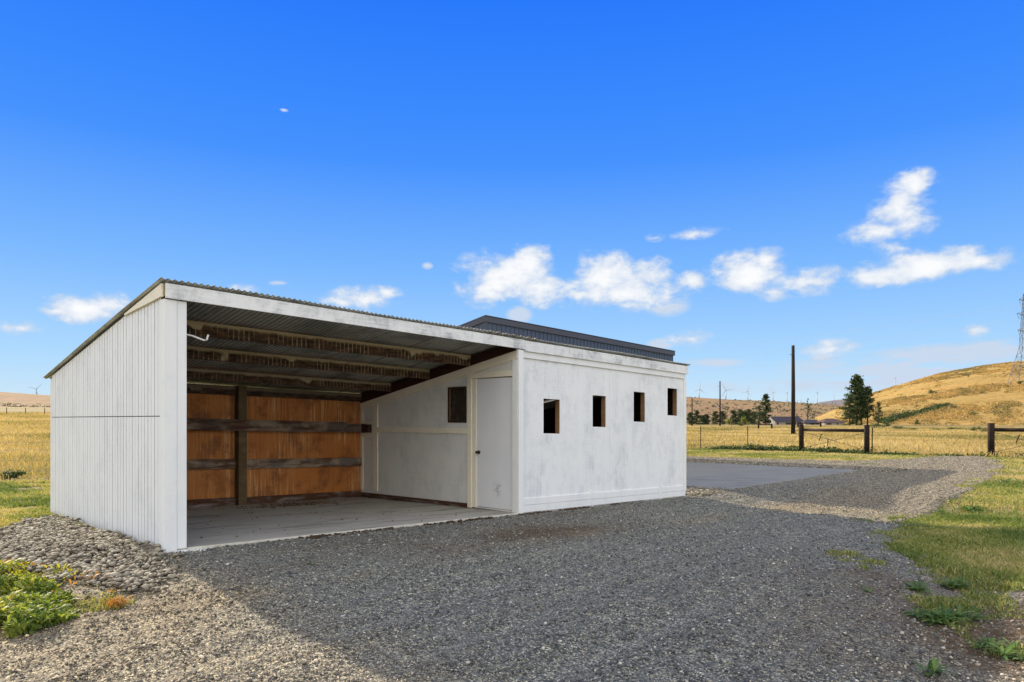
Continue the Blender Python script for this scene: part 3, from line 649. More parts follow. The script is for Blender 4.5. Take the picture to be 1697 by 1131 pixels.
mb.box(UP + .1, 7.3, -.026, -.0035, -.06, .149); mb.box(7.34, 9.60, -.026, -.0035, -.06, .144); mb.box(9.64, LEN - .02, -.026, -.0035, -.06, .142)
mb.box(7.303, 7.338, -.030, -.0035, -.06, .30); mb.box(9.602, 9.637, -.030, -.0035, -.06, .30)
mb.build('base_boards', M['trim'], shed, .002)
mb = S(); mb.box(LEN - .085, LEN + .012, -.03, -.0035, .146, 2.535); mb.box(LEN + .0015, LEN + .025, -.001, .08, -.06, 2.64); mb.build('corner_board', M['trim'], shed, .003)
# end wall, room interior
mb = S(); mb.box(LEN - .03, LEN, .013, 4.47, -.12, lambda u, v: roofz(u, v) - .06); mb.build('end_wall', M['gable'], shed)
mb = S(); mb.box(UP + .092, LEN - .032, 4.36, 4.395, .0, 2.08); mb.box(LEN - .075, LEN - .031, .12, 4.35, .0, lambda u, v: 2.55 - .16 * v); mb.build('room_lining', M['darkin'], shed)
mb = S(); mb.tube([(.222, .10, 2.335), (.32, .08, 2.32), (.44, .07, 2.285), (.475, .07, 2.29), (.49, .07, 2.35)], .011, 8); mb.build('pipe_hook', M['pipe'], shed, smooth_=True)

# ------------------------------------------------------------------ slate metal building behind the shed
bu0, bu1, bv0, bv1 = 12.5, 23.79, 8.12, 18.0
bx_, by_ = xy_of(bu0, bv0)
bld = tag(empty('metal_building', (bx_, by_, -.266), ROT), 'dark slate ribbed metal building rising behind the white shed roof', 'building')
BW, BD = bu1 - bu0, bv1 - bv0
top = lambda u, v: 4.925 - .0275 * u - .175 * v
def ribs(axis, a0, a1, t, out, zt):
    mb = MB(); a = a0
    while a < a1:
        b_ = min(a + .018, a1)
        if axis == 0: mb.box(a, b_, t - .018, t - .001, .0, zt)
        else: mb.box(t - .018, t - .001, a, b_, .0, zt)
        a += .2286 * .9
    return mb
mb = MB(); mb.box(0, BW, 0, .1, -.2, lambda u, v: top(u, 0) - .06); mb.box(0, .1, .101, BD, -.2, lambda u, v: top(u, v) - .06); mb.box(BW - .1, BW, .101, BD, -.2, lambda u, v: top(u, v) - .06); mb.box(.101, BW - .101, BD - .1, BD, -.2, lambda u, v: top(u, v) - .06)
mb.build('wall', M['darkmetal'], bld)
ribs(0, .1, BW, 0, 0, lambda u, v: top(u, 0) - .18).build('wall_ribs', M['darkmetal'], bld)
ribs(1, .1, BD, 0, 0, lambda u, v: top(0, v) - .18).build('wall_ribs', M['darkmetal'], bld)
mb = MB(); mb.box(-.05, BW + .05, -.062, -.024, lambda u, v: top(u, 0) - .175, lambda u, v: top(u, 0) - .0); mb.box(-.052, -.022, -.023, BD, lambda u, v: top(u, v) - .175, lambda u, v: top(u, v)); mb.box(BW + .02, BW + .05, -.023, BD, lambda u, v: top(u, v) - .175, lambda u, v: top(u, v))
mb.build('fascia', M['darktrim'], bld, .004)
mb = MB(); mb.box(-.03, .09, -.0225, -.019, -.1, lambda u, v: top(u, 0) - .176); mb.box(-.021, -.019, -.018, .09, -.1, lambda u, v: top(u, 0) - .176); mb.build('corner_trim', M['darktrim'], bld)
mb = MB(); mb.box(-.06, BW + .06, -.07, BD + .1, lambda u, v: top(u, v) + .002, lambda u, v: top(u, v) + .022)
mb.build('roof', M['darktrim'], bld)
for q in (1.4, 5.9):
    mb = MB(); mb.box(q, q + 3.4, -.075, -.02, .3, 3.1)
    for i in range(1, 5): mb.box(q + .03, q + 3.37, -.082, -.076, .3 + i * .56 - .02, .3 + i * .56)
    mb.build('garage_door', M['housewall'], bld)

# ------------------------------------------------------------------ hills (silhouettes given at their crest distance)
def hill(name, sil, depth, foot, zfoot, mat, back=None, n=260, rows=40, rough=.0, power=.9, foot_f=None, dist=None):
    px = np.array([s[0] for s in sil], float); py = np.array([s[1] for s in sil], float)
    xs = np.linspace(px[0], px[-1], n); ys = np.interp(xs, px, py)
    ker = np.hanning(13); ker /= ker.sum(); ys = np.convolve(np.pad(ys, 6, 'edge'), ker, 'valid')
    m_ = (xs - CX) / F; el_ = (HY - ys) / F; V = []
    dd_ = depth(xs) if callable(depth) else np.full(n, depth)
    ft = foot(xs) if callable(foot) else np.full(n, foot)
    for i in range(rows + 1):
        t_ = i / rows; D = ft + (dd_ - ft) * t_; zc = EYE + el_ * dd_
        s_ = t_ * (1.12 - .12 * t_); z = zfoot + (zc - zfoot) * s_
        if rough: z = z + rough * (fbm(m_ * D / (dd_ * .06), D / (dd_ * .06), 4) - .5) * min(1, (1 - t_) * 6) * min(1, t_ * 5)
        V.append(np.stack([m_ * D, D, z], -1))
    for D2, dpx in (back or [(1.3, None)]):
        D = dd_ * D2; z = (EYE + (el_ - (dpx / F)) * D) if dpx is not None else np.full(n, -20.)
        V.append(np.stack([m_ * D, D, z], -1))
    V = np.concatenate(V); r_ = rows + 1 + len(back or [1])
    i_ = (np.arange(r_ - 1)[:, None] * n + np.arange(n - 1)[None]).ravel()
    T = np.concatenate([np.stack([i_, i_ + 1, i_ + n + 1], -1), np.stack([i_, i_ + n + 1, i_ + n], -1)])
    return tag(tri_mesh(name, V, T, mat, smooth_=True), kind='structure')
def hillmat(name, a, b, c3, s1, s2, streak=(1, 1, 1)):
    m, t = newmat(name); c = t.coord('Object')
    n1 = t.noise(t.map(c, streak), s1, 6, .6, .5); n2 = t.noise(t.map(c, streak), s2, 8, .75); n4 = t.noise(t.map(c, streak), s2 * 4, 5, .7); n3 = t.noise(c, s1 * .25, 3)
    cc = t.mix(t.step(n1, .38, .64), a, b); cc = t.mix(t.step(n2, .52, .72, 0, .75), cc, c3); cc = t.mix(t.step(n3, .45, .6, 0, .5), cc, b); cc = t.mix(t.step(n4, .5, .66, 0, .6), cc, tuple(q * .62 for q in b)); cc = t.mix(t.step(n4, .5, .34, 0, .4), cc, tuple(min(1, q * 1.25) for q in a))
    t.out(t.pbr(cc, .95, 0, t.bump(t.m('ADD', n2, n1), .9, 1.2 / s1 * .05), .1)); return m
right_sil = [(1150, 712), (1280, 706), (1340, 697), (1358, 690), (1396, 673), (1447, 651), (1484, 639.5), (1556, 619), (1627, 606), (1687, 599), (1760, 592), (1900, 588), (2200, 600), (2600, 640)]
right_hill = hill('hill', right_sil, 620, 330, -1.6, hillmat('golden_hill', (.43, .265, .08), (.34, .235, .07), (.20, .165, .055), .03, .16, (.35, 1, 1.5)), rough=3.0)
back_sil = [(-1500, 620), (-600, 632), (0, 649.6), (83, 655.7), (300, 661), (600, 662), (900, 654), (1136, 658), (1208, 662.6), (1279, 664.7), (1368, 670.6), (1403, 673), (1450, 682), (1520, 700)]
back_hill = hill('hill', back_sil, 1500, 520, -3.0, hillmat('tan_ridge', (.29, .175, .095), (.255, .18, .085), (.12, .11, .062), .010, .05, (.4, 1, 1)), back=[(1.6, .8), (2.5, 2.0), (2.7, None)], rough=9.0, n=500)
grey_hill = hill('hill', [(1300, 690), (1340, 672), (1357, 667), (1380, 664), (1403, 661.4), (1430, 659), (1470, 662), (1540, 690)], 5200, 4100, -20, hillmat('grey_ridge', (.20, .17, .165), (.17, .155, .15), (.11, .11, .10), .004, .02), rough=10)
def on_hill(o, px, frac_row):   # a plan point on a hill mesh
    pass
def hill_point(px, t_, sil=right_sil, depth=620, foot=330, zfoot=-1.6):
    y_ = np.interp(px, [s[0] for s in sil], [s[1] for s in sil]); m_ = (px - CX) / F; zc = EYE + (HY - y_) / F * depth
    D = foot + (depth - foot) * t_; return m_ * D, D, zfoot + (zc - zfoot) * t_ * (1.12 - .12 * t_)

# ------------------------------------------------------------------ utility poles, turbines, pylon
def from_px(px, depth): return (px - CX) / F * depth
def zpx(py, depth): return EYE + (HY - py) / F * depth
for px, yb, yt, rb, lab in ((1313.8, 721, 573, .21, 'tallest dark timber utility pole, standing in the dry field by the fence brace'),
                        (1192.7, 707.7, 632, .17, 'middle sized timber utility pole farther out in the dry field'),
                        (1146.3, 707.7, 659, .14, 'shortest timber utility pole, nearest the white shed corner')):
    d = (EYE + .27) * F / (yb - HY); X_ = from_px(px, d); zb = float(tz(X_, d)); zt = zpx(yt, d)
    p = tag(empty('utility_pole', (X_, d, zb)), lab, 'utility pole', 'timber utility poles in the field')
    mb = MB(); mb.tube([(0, 0, -.3), (.02, 0, (zt - zb) * .5), (.0, 0, zt - zb)], [rb * 1.15, rb, rb * .8], 10); mb.build('pole', M['pole'], p, smooth_=True)
    mb = MB(); mb.lathe((0, 0, zt - zb), [(.0, .26), (.03, .25), (.05, .16), (.03, .10), (.06, .04), (.03, -.0)], 8); mb.build('insulator', M['turbine'], p)
    h = (zt - zb) * .89; mb = MB(); mb.tube([(0, -rb, h), (-.34, -rb, h + .05), (-.42, -rb, h + .0), (-.40, -rb, h + .14)], .028, 6); mb.build('wire_bracket', M['steel'], p)
def turbine(px, hub, depth, blen, yaw, roll, zb, lab):
    X_ = from_px(px, depth); zh = zpx(hub, depth)
    p = tag(empty('wind_turbine', (X_, depth, zb), R(yaw)), lab, 'wind turbine', 'wind turbines along the ridge')
    H = zh - zb; s = blen / 38.
    mb = MB(); mb.tube([(0, 0, -3), (0, 0, H - 1)], [2.6 * s + .5, 1.5 * s + .2], 12); mb.build('tower', M['turbine'], p, smooth_=True)
    mb = MB(); mb.hexa([(-1.9*s, -3*s, H-1.6*s), (1.9*s, -3*s, H-1.6*s), (1.9*s, 8*s, H-1.4*s), (-1.9*s, 8*s, H-1.4*s), (-1.7*s, -3*s, H+2*s), (1.7*s, -3*s, H+2*s), (1.5*s, 8*s, H+1.6*s), (-1.5*s, 8*s, H+1.6*s)]); mb.build('nacelle', M['turbine'], p)
    mb = MB(); mb.lathe((0, -3.4*s, H), [(0, -2.4*s), (1.2*s, -1.8*s), (1.9*s, 0), (1.9*s, .3*s)], 10, 'y'); hb = mb.build('hub', M['turbine'], p)
    for k in range(3):
        a = R(roll + 120 * k); ca, sa = math.cos(a), math.sin(a); V_ = []
        prof = [(1.2, 1.0, .9), (6, 2.0, .6), (14, 1.7, .4), (26, 1.1, .22), (38, .35, .1)]
        mb = MB(); n0 = 0
        for (r0, w0, t0), (r1, w1, t1) in zip(prof, prof[1:]):
            q = lambda r, w_, tt_: (ca * r * s - sa * w_ * s, (-4.2 + tt_) * s, H + sa * r * s + ca * w_ * s)
            mb.hexa([q(r0, -w0, -t0), q(r1, -w1, -t1), q(r1, -w1, t1), q(r0, -w0, t0), q(r0, w0 * .5, -t0), q(r1, w1 * .5, -t1), q(r1, w1 * .5, t1), q(r0, w0 * .5, t0)])
        mb.build('blade', M['turbine'], p)
R0 = 3300
def plate_z(px, extra=2.0): return EYE + (HY - np.interp(px, [s[0] for s in back_sil], [s[1] for s in back_sil]) - extra) / F * R0
turbine(1158.1, 644.9, R0, 40, 25, 85, plate_z(1158) - 3, 'wind turbine nearest the shed corner with a blade pointing left')
turbine(1202.4, 646.6, R0, 42, -20, 121, plate_z(1202) - 3, 'wind turbine just right of the middle utility pole')
turbine(1238.8, 649.2, R0, 34, -55, 70, plate_z(1239) - 3, 'wind turbine with raised V blades, left of the tall dark pine')
turbine(1280.6, 650.6, R0, 30, -60, 112, plate_z(1281) - 3, 'wind turbine right behind the dark pine beside the houses')
turbine(1303.8, 651.6, R0, 26, 62, 180, plate_z(1304) - 3, 'wind turbine immediately left of the tallest utility pole')
turbine(1353.8, 651.6, R0, 26, 66, 0, plate_z(1354) - 3, 'wind turbine standing where the tan ridge meets the grey mountain')
turbine(1381.8, 654.8, 5150, 22, -60, 100, zpx(664.5, 5150), 'faint wind turbine on the grey mountain, smallest of all')
turbine(1482.9, 627.0, 1400, 12, 70, 0, 40, 'wind turbine peeking over the golden hill on the right')
turbine(59.7, 645.0, R0, 40, 18, 45, plate_z(60, 1.4) - 3, 'lone wind turbine on the ridge left of the shed')
# met mast between turbines
mX = from_px(1189.5, 900); mm = tag(empty('met_mast', (mX, 900, zpx(668, 900))), 'thin faint lattice mast left of the middle utility pole', 'mast')
mb = MB(); mb.tube([(0, 0, -8), (0, 0, (668 - 632) / F * 900)], .12, 5); mb.build('mast_pole', M['turbine'], mm)
# lattice pylon on the golden hill
def pylon(px, ybase, ytop, depth, lab):
    X_ = from_px(px, depth); zb = zpx(ybase, depth); H = (ybase - ytop) / F * depth
    p = tag(empty('transmission_tower', (X_, depth, zb), R(28)), lab, 'pylon')
    mb = MB(); cr = .16
    lv = [0, .10, .20, .30, .40, .50, .58, .66, .74, .82, .90, 1.0]
    wd = lambda t_: (5.2 * (1 - t_ / .45) + 1.5 if t_ < .45 else 1.5 * (1 - (t_ - .45) / .55) + .5)
    cs = [(-1, -1), (1, -1), (1, 1), (-1, 1)]
    for a_, b_ in zip(lv, lv[1:]):
        wa, wb = wd(a_), wd(b_)
        for i in range(4):
            c0, c1 = cs[i], cs[(i + 1) % 4]
            P_ = lambda c, w_, t_: (c[0] * w_, c[1] * w_, t_ * H)
            mb.tube([P_(c0, wa, a_), P_(c0, wb, b_)], cr, 4); mb.tube([P_(c0, wa, a_), P_(c1, wb, b_)], cr * .6, 4); mb.tube([P_(c1, wa, a_), P_(c0, wb, b_)], cr * .6, 4); mb.tube([P_(c0, wb, b_), P_(c1, wb, b_)], cr * .6, 4)
    mb.build('lattice_body', M['steelgrey'], p)
    ends = []
    for hgt, L in ((.92, 6.5), (.76, 9), (.58, 8)):
        mb = MB()
        for s_ in (-1, 1):
            mb.tube([(s_ * .6, -.6, hgt * H), (s_ * L, 0, hgt * H + .6)], cr * .8, 4); mb.tube([(s_ * .6, .6, hgt * H), (s_ * L, 0, hgt * H + .6)], cr * .8, 4); mb.tube([(s_ * .6, 0, hgt * H + 2.4), (s_ * L, 0, hgt * H + .6)], cr * .7, 4)
            for q in (.3, .55, .8): mb.tube([(s_ * L * q, 0, hgt * H + .3), (s_ * L * q, 0, hgt * H + 2.4 - 1.8 * q)], cr * .5, 4)
            mb.tube([(s_ * L * .95, 0, hgt * H + .5), (s_ * L * .72, 0, hgt * H - 2.8), (s_ * L * .5, 0, hgt * H + .3)], cr * .8, 4)
            ends.append(Vector((s_ * L * .72, 0, hgt * H - 2.8)))
        mb.build('cross_arm', M['steelgrey'], p)
    mat = Matrix.Translation((X_, depth, zb)) @ Matrix.Rotation(R(28), 4, 'Z')
    return [mat @ e for e in ends]
M['steelgrey'] = simple('pylon_steel', (.16, .18, .21), .6, .3)
ends = pylon(1697, 636, 487, 455, 'grey lattice transmission tower on the golden hill at the right edge')
ends2 = pylon(610, 655, 590, 1350, 'distant grey lattice transmission tower hidden behind the shed')
lns = tag(empty('power_line', (0, 0, 0)), 'faint high voltage wires descending leftward from the lattice tower', 'power line')
for a_, b_ in zip(ends, ends2):
    pts = []
    for i in range(41):
        q = i / 40; p = a_.lerp(b_, q); p.z -= 22 * 4 * q * (1 - q); pts.append(p)
    mb = MB(); mb.tube(pts, .045, 4, False); mb.build('wire', M['turbine'], lns)

# ------------------------------------------------------------------ fences
def wood_post(mb, x, y, h, r):
    z = float(tz(x, y)); mb.tube([(x, y, z - .2), (x, y, z + h * .98), (x, y, z + h)], [r, r, r * .93], 10)
def brace(fence, a, b_, h, r, posts=(1, 1), cross=True, railr=None):
    za, zb = float(tz(*a)), float(tz(*b_))
    for f_, p in zip(posts, (a, b_)):
        if f_:
            mb = MB(); wood_post(mb, p[0], p[1], h, r); mb.build('wooden_post', M['logwood'], fence, smooth_=True)
    va, vb = Vector((a[0], a[1], za)), Vector((b_[0], b_[1], zb)); d = (vb - va).normalized()
    mb = MB(); mb.tube([va + d * r * .8 + Vector((0, 0, h * .80)), vb - d * r * .8 + Vector((0, 0, h * .80))], railr or r * .62, 8); mb.build('rail', M['logwood'], fence, smooth_=True)
    if cross:
        mb = MB()
        mb.tube([va + d * r + Vector((0, 0, h * .14)), vb - d * r + Vector((0, 0, h * .72))], .012, 4); mb.tube([va + d * r + Vector((0, 0, h * .72)), vb - d * r + Vector((0, 0, h * .14))], .012, 4)
        mb.build('brace_wire', M['wire'], fence)
        mb = MB(); mid = va.lerp(vb, .42); mb.tube([mid + Vector((0, 0, h * .22)), mid + Vector((.03, 0, h * .50))], .022, 6); mb.build('twist_stick', M['logwood'], fence); mb = MB(); mid = va.lerp(vb, .30); mb.tube([mid + Vector((-.06, 0, h * .42)), mid + Vector((.10, 0, h * .66))], .022, 6); mb.build('twist_stick', M['logwood'], fence)
def tposts(fence, pts, h):
    for (x, y) in pts:
        z = float(tz(x, y)); mb = MB(); mb.box(x - .022, x + .022, y - .005, y + .005, z - .1, z + h); mb.box(x - .005, x + .005, y + .0055, y + .03, z - .1, z + h)
        mb.build('t_post', M['steel'], fence)
def wires(fence, pts, hs, r=.006):
    for h in hs:
        mb = MB(); mb.tube([(x, y, float(tz(x, y)) + h) for x, y in pts], r, 4, False); mb.build('wire', M['wire'], fence)
fx = lambda px, py, z0=-.265: (((px - CX) / F) * (EYE - z0) * F / (py - HY), (EYE - z0) * F / (py - HY))
pA, pB, pC = fx(1327.5, 748.5), fx(1436, 752.8), fx(1642, 757.5)
bdir = np.array(pA) - np.array(pB); bdir /= np.linalg.norm(bdir)
fence1 = tag(empty('wire_fence', (pA[0], pA[1], 0)), 'wire fence with a two post timber brace left of the gate gap', 'fence')
for o in (fence1,): o.location = (0, 0, 0)
brace(fence1, pA, pB, 1.42, .125)
tp_pts = [fx(1238.6, 745.5), fx(1160.6, 745)]
extra = [(tp_pts[1][0] - 4.2, tp_pts[1][1] + .6), (tp_pts[1][0] - 8.4, tp_pts[1][1] + 1.2)]
tposts(fence1, tp_pts + extra, 1.32); wires(fence1, [pA] + tp_pts + extra, (.25, .5, .78, 1.08, 1.25))
mb = MB(); q = np.array(pB) - bdir * .25; z = float(tz(*q)); mb.tube([(q[0], q[1], z), (q[0] + .02, q[1], z + 1.3)], .03, 6); mb.build('gate_stick', M['steel'], fence1)
mb = MB(); z = float(tz(*pA))
for k in range(4): mb.tube([(pA[0] + .15 * math.cos(a_) , pA[1] + .15 * math.sin(a_), z + .85 + .13 * k + .05 * math.sin(a_ * 2)) for a_ in np.linspace(0, 6.3, 12)], .008, 4, False)
mb.tube([(pA[0] - .12, pA[1] - .1, z + 1.2), (pA[0] - .35, pA[1] - .1, z + 1.1), (pA[0] - .3, pA[1] - .1, z + .85)], .012, 4); mb.tube([(pA[0] + .12, pA[1] - .1, z + 1.25), (pA[0] + .32, pA[1] - .1, z + 1.3), (pA[0] + .42, pA[1] - .1, z + 1.1)], .012, 4)
mb.build('wire_coil', M['wire'], fence1)
fence2 = tag(empty('wire_fence', (0, 0, 0)), 'wire fence starting at the thick timber post on the right photo edge', 'fence')
pD = (pC[0] + 2.9, pC[1] - 1.4); pE = (pD[0] + 3, pD[1] - 1.6)
brace(fence2, pC, pD, 1.52, .135); tposts(fence2, [pE, (pE[0] + 3, pE[1] - 1.6)], 1.3); wires(fence2, [pC, pD, pE, (pE[0] + 3, pE[1] - 1.6)], (.25, .5, .78, 1.08))
fence3 = tag(empty('wire_fence', (0, 0, 0)), 'far field fence with small timber braces beyond the utility poles', 'fence')
fz = lambda px, py: fx(px, py)
brace(fence3, fz(1256.5, 712), fz(1278.5, 712), 1.05, .15, cross=False); brace(fence3, fz(1322, 709.6), fz(1359.5, 709.5), 1.25, .18, cross=False)
fp = [fz(1278.5, 712), fz(1322, 709.6)]; lp = [fz(1256.5, 712), fz(1211.5, 713), fz(1166, 713.2), fz(1120, 713.4)]
tposts(fence3, lp[1:], 1.1); wires(fence3, lp, (.5, 1.0), .012); wires(fence3, fp, (.5, 1.0), .012)
fence4 = tag(empty('wire_fence', (0, 0, 0)), 'near steel post wire fence at the left edge of the photo', 'fence')
pts4 = [xy_of(.55 + 3.4 * i, 11.85) for i in range(-2, 9)]; tposts(fence4, pts4, .98); wires(fence4, pts4, (.22, .48, .72, .90), .004)
fence5 = tag(empty('wire_fence', (0, 0, 0)), 'distant fence of dark posts crossing the dry field left of the shed', 'fence')
p5 = []
for i in range(-5, 8):
    px = 42 + 31.5 * i; d = 128 + i * 1.5; p5.append((from_px(px, d), d))
for p in p5:
    mb = MB(); wood_post(mb, p[0], p[1], 1.2, .06); mb.build('wooden_post', M['steel'], fence5)
wires(fence5, p5, (.5, 1.0), .012)

# ------------------------------------------------------------------ trees, shrubs
def leaf_cloud(C_, S_, g):
    """one random triangle pair per centre"""
    N = len(C_); d1 = g.normal(size=(N, 3)); d1 /= np.linalg.norm(d1, axis=1)[:, None]; d2 = g.normal(size=(N, 3)); d2 -= d1 * (d1 * d2).sum(1)[:, None]; d2 /= np.linalg.norm(d2, axis=1)[:, None]
    s = S_[:, None]; V = np.stack([C_ - d1 * s, C_ + d2 * s * .55, C_ + d1 * s, C_ - d2 * s * .55], 1).reshape(-1, 3); b = np.arange(N)[:, None] * 4
    return V, np.concatenate([b + [0, 1, 2], b + [0, 2, 3]]), np.repeat(g.random(N), 4)
def conifer(x, y, zb, h, wd_, lab, seed, bare=.12, n=2600, mat='pine', shape=.85, group=None, name='pine_tree', cat='tree', ls=None, lop=0.):
    g = np.random.default_rng(seed); p = tag(empty(name, (x, y, zb)), lab, cat, group)
    mb = MB(); mb.tube([(0, 0, -.3), (g.normal(0, .01) * h, 0, h * .5), (0, 0, h * .97)], [h * .018 + .05, h * .012 + .03, .02], 8)
    nb_ = int(n / 45); C_ = []
    for i in range(nb_):
        t_ = bare + (1 - bare) * (i + g.random()) / nb_; a = g.uniform(0, 2 * np.pi); L = wd_ * .5 * (1 - t_ ** 1.4) ** shape * g.uniform(.36, 1.22) * min(1, (t_ - bare) * 5 + .55) + .03 * wd_
        L *= 1 + lop * math.cos(a)
        base = np.array([0, 0, h * t_]); tip = base + np.array([math.cos(a) * L, math.sin(a) * L, L * g.uniform(-.15, .35)])
        if i % 3 == 0: mb.tube([base, (base + tip) / 2 + [0, 0, .03 * L], tip], [h * .004 + .01, .01 + h * .002, .01], 4)
        k_ = 45; q = g.uniform(.25, 1.05, k_) ** .8; pts = base + (tip - base) * q[:, None] + g.normal(0, 1, (k_, 3)) * [wd_ * .055, wd_ * .055, h * .014]; C_.append(pts)
    mb.build('trunk', M['bark'], p, smooth_=True)
    C_ = np.concatenate(C_); S_ = g.uniform(.6, 1.3, len(C_)) * (ls or h * .022)
    V, T, r_ = leaf_cloud(C_, S_, g); tri_mesh('crown', V, T, M[mat], p, attrs={'rnd': np.clip(r_ * .7 + .3 * np.repeat(np.sin(C_[:, 2] * 3 + C_[:, 0]), 4), 0, 1)})
    return p
def shrub(x, y, zb, h, wd_, lab, seed, mat='bush', n=420, group=None, name='shrub', cat='shrub', ls=None):
    g = np.random.default_rng(seed); p = tag(empty(name, (x, y, zb)), lab, cat, group)
    mb = MB()
    for k in range(5): a = g.uniform(0, 6.3); mb.tube([(0, 0, -.1), (math.cos(a) * wd_ * .2, math.sin(a) * wd_ * .2, h * .6)], [.05 * h, .015 * h], 5)
    mb.build('stems', M['bark'], p)
    nc = 9; cc_ = np.column_stack([g.normal(0, wd_ * .2, nc), g.normal(0, wd_ * .2, nc), g.uniform(.25, .8, nc) * h]); cr_ = g.uniform(.16, .30, nc)
    i_ = g.integers(0, nc, n); C_ = cc_[i_] + g.normal(0, 1, (n, 3)) * (cr_[i_][:, None] * [wd_ * .5, wd_ * .5, h * .55]); C_[:, 2] = np.abs(C_[:, 2])
    V, T, r_ = leaf_cloud(C_, g.uniform(.6, 1.3, n) * (ls or h * .07), g); tri_mesh('foliage', V, T, M[mat], p, attrs={'rnd': r_})
    return p
def at(px, py, d):   # foot of a far thing: column, row of its base, distance
    return from_px(px, d), d, zpx(py, d)
def tree_px(px, yb, yt, w_px, d, lab, seed, **k):
    x, y, z = at(px, yb, d); return conifer(x, y, z, (yb - yt) / F * d, w_px / F * d, lab, seed, **k)
def shrub_px(px, yb, yt, w_px, d, lab, seed, **k):
    x, y, z = at(px, yb, d); return shrub(x, y, z, (yb - yt) / F * d, w_px / F * d, lab, seed, **k)
gp = 'tall pines by the gate brace'
tree_px(1419, 705, 623, 40, 216, 'tallest pine of the dark cluster right of the houses', 21, bare=.10, n=4200, group=gp, shape=.8, lop=-.2)
tree_px(1408, 706, 655, 34, 212, 'leftmost broad pine with low boughs in the dark cluster', 22, bare=.06, n=2800, group=gp)
tree_px(1427, 704, 629, 24, 220, 'slim second highest pine in the middle of the dark cluster', 23, bare=.2, n=2200, group=gp)
tree_px(1437, 705, 642, 27, 214, 'rightmost pine of the dark cluster, bare low trunk', 24, bare=.20, n=3000, group=gp, shape=.55)
tree_px(1455, 706, 667, 20, 205, 'small lone pine right of the dark cluster', 25, bare=.22, n=1500, shape=.7)
tree_px(1269, 706, 654, 24, 236, 'tall dark pine standing left of the long dark roofed house', 26, bare=.06, n=3600, shape=.6)
tree_px(1258, 706, 672, 20, 232, 'shorter brownish pine leaning against the tall pine left of the houses', 27, bare=.04, n=1800, shape=.6)
tree_px(1338.3, 698, 661, 7, 330, 'thin sparse dead looking tree between the two houses', 28, bare=.1, n=420, shape=.6)
tree_px(1349, 700, 681, 17, 345, 'round dark tree behind the middle house roof', 29, bare=.02, n=1400, shape=.5)
row = [(1144, 684, 13), (1154, 681, 14), (1164, 689, 12), (1170, 687, 12), (1185.5, 682, 13), (1197, 682, 14), (1215, 681, 13), (1225, 679, 18), (1232, 682, 16), (1240, 679, 17), (1249, 683, 16)]
rlab = ['leftmost young conifer of the row, beside the shortest pole', 'young conifer just right of the shortest utility pole', 'low bushy conifer left of centre of the row', 'squat round conifer left of the middle utility pole', 'young conifer touching the left of the middle utility pole', 'young conifer directly right of the middle utility pole', 'narrow pale green young conifer in the middle of the row', 'broad young conifer with crisp tip right of the pale narrow one', 'conifer with yellow green shrub before it', 'pointed dark young conifer near the row end', 'last young conifer of the row, touching the tall pine']
for i, ((px, yt, w_), lab) in enumerate(zip(row, rlab)):
    tree_px(px, 705.0, yt, w_ * 1.3, 238 + (i * 37) % 17, lab, 40 + i, bare=.02, n=3200, shape=.5, ls=.17, group='young conifers edging the dry field')
shrub_px(1233, 706, 690, 12, 232, 'bright yellow green shrub amid the young conifers', 61, mat='yellowbush')
shrub_px(1208, 705, 694, 10, 236, 'yellowish low shrub right of the middle utility pole', 62, mat='yellowbush')
shrub_px(1226, 709, 700, 9, 170, 'round bright green shrub in the grass before the conifers', 63, mat='bush')
hb_ = [(1450, 713, 700, 26), (1466, 711, 697, 20), (1489, 715, 705, 22), (1513, 716, 708, 18), (1552, 717, 709, 26), (1575, 717, 708, 16), (1590, 716, 709, 20), (1614, 718, 707, 16), (1634, 719, 709, 18), (1421, 707, 699, 26), (1518, 704, 696, 9), (1402, 708, 701, 22)]
hlab = ['dark shrub below the small lone pine', 'dark shrub where the brushy draw starts', 'round green shrub left of the grey rock', 'round green shrub right of the grey rock', 'widest low shrub at the foot of the golden hill', 'shrub next right of the widest low shrub', 'bright shrub at the hill foot between two darker ones', 'dark green shrub left of the big corner post', 'pale shrub directly left of the thick right edge post', 'brushy undergrowth below the pine cluster', 'small dark shrub in the hillside draw', 'green undergrowth below the leftmost pine']
for i, ((px, yb, yt, w_), lab) in enumerate(zip(hb_, hlab)):
    if yb > 709:
        d = (EYE + .3) * F / (yb - 1.5 - HY); x = from_px(px, d); z = float(tz(x, d)); shrub(x, d, z, zpx(yt, d) - z, w_ / F * d, lab, 80 + i, group='shrubs at the foot of the golden hill', n=620)
    else: shrub_px(px, yb, yt, w_, 212, lab, 80 + i, group='shrubs at the foot of the golden hill', n=520)
sl_ = [(1540, .45, 13, 9, 'round dark shrub alone on the golden slope'), (1581, .18, 11, 6, 'flat shrub low on the golden slope'), (1613, .10, 16, 7, 'long low shrub above the hill foot'), (1662, .28, 18, 5, 'flat green shrub patch midway up the slope right'), (1690, .45, 8, 7, 'dark shrub at the photo edge on the golden slope'), (1489, .55, 7, 4, 'small dark shrub left of the round one on the slope'), (1627, .35, 14, 5, 'olive shrub beneath the middle of the golden slope'), (1600, .75, 6, 3, 'tiny dark shrub high on the golden slope'), (1457, .86, 6, 4, 'tiny shrub at the left crest of the golden hill'), (1668, .93, 7, 3, 'tiny dark shrub at the crest left of the lattice tower')]
for i, (px, t_, w_, h_, lab) in enumerate(sl_):
    x, y, z = hill_point(px, t_); shrub(x, y, z - .3, h_ / F * y, w_ / F * y, lab, 100 + i, n=420, group='shrubs on the golden slope')
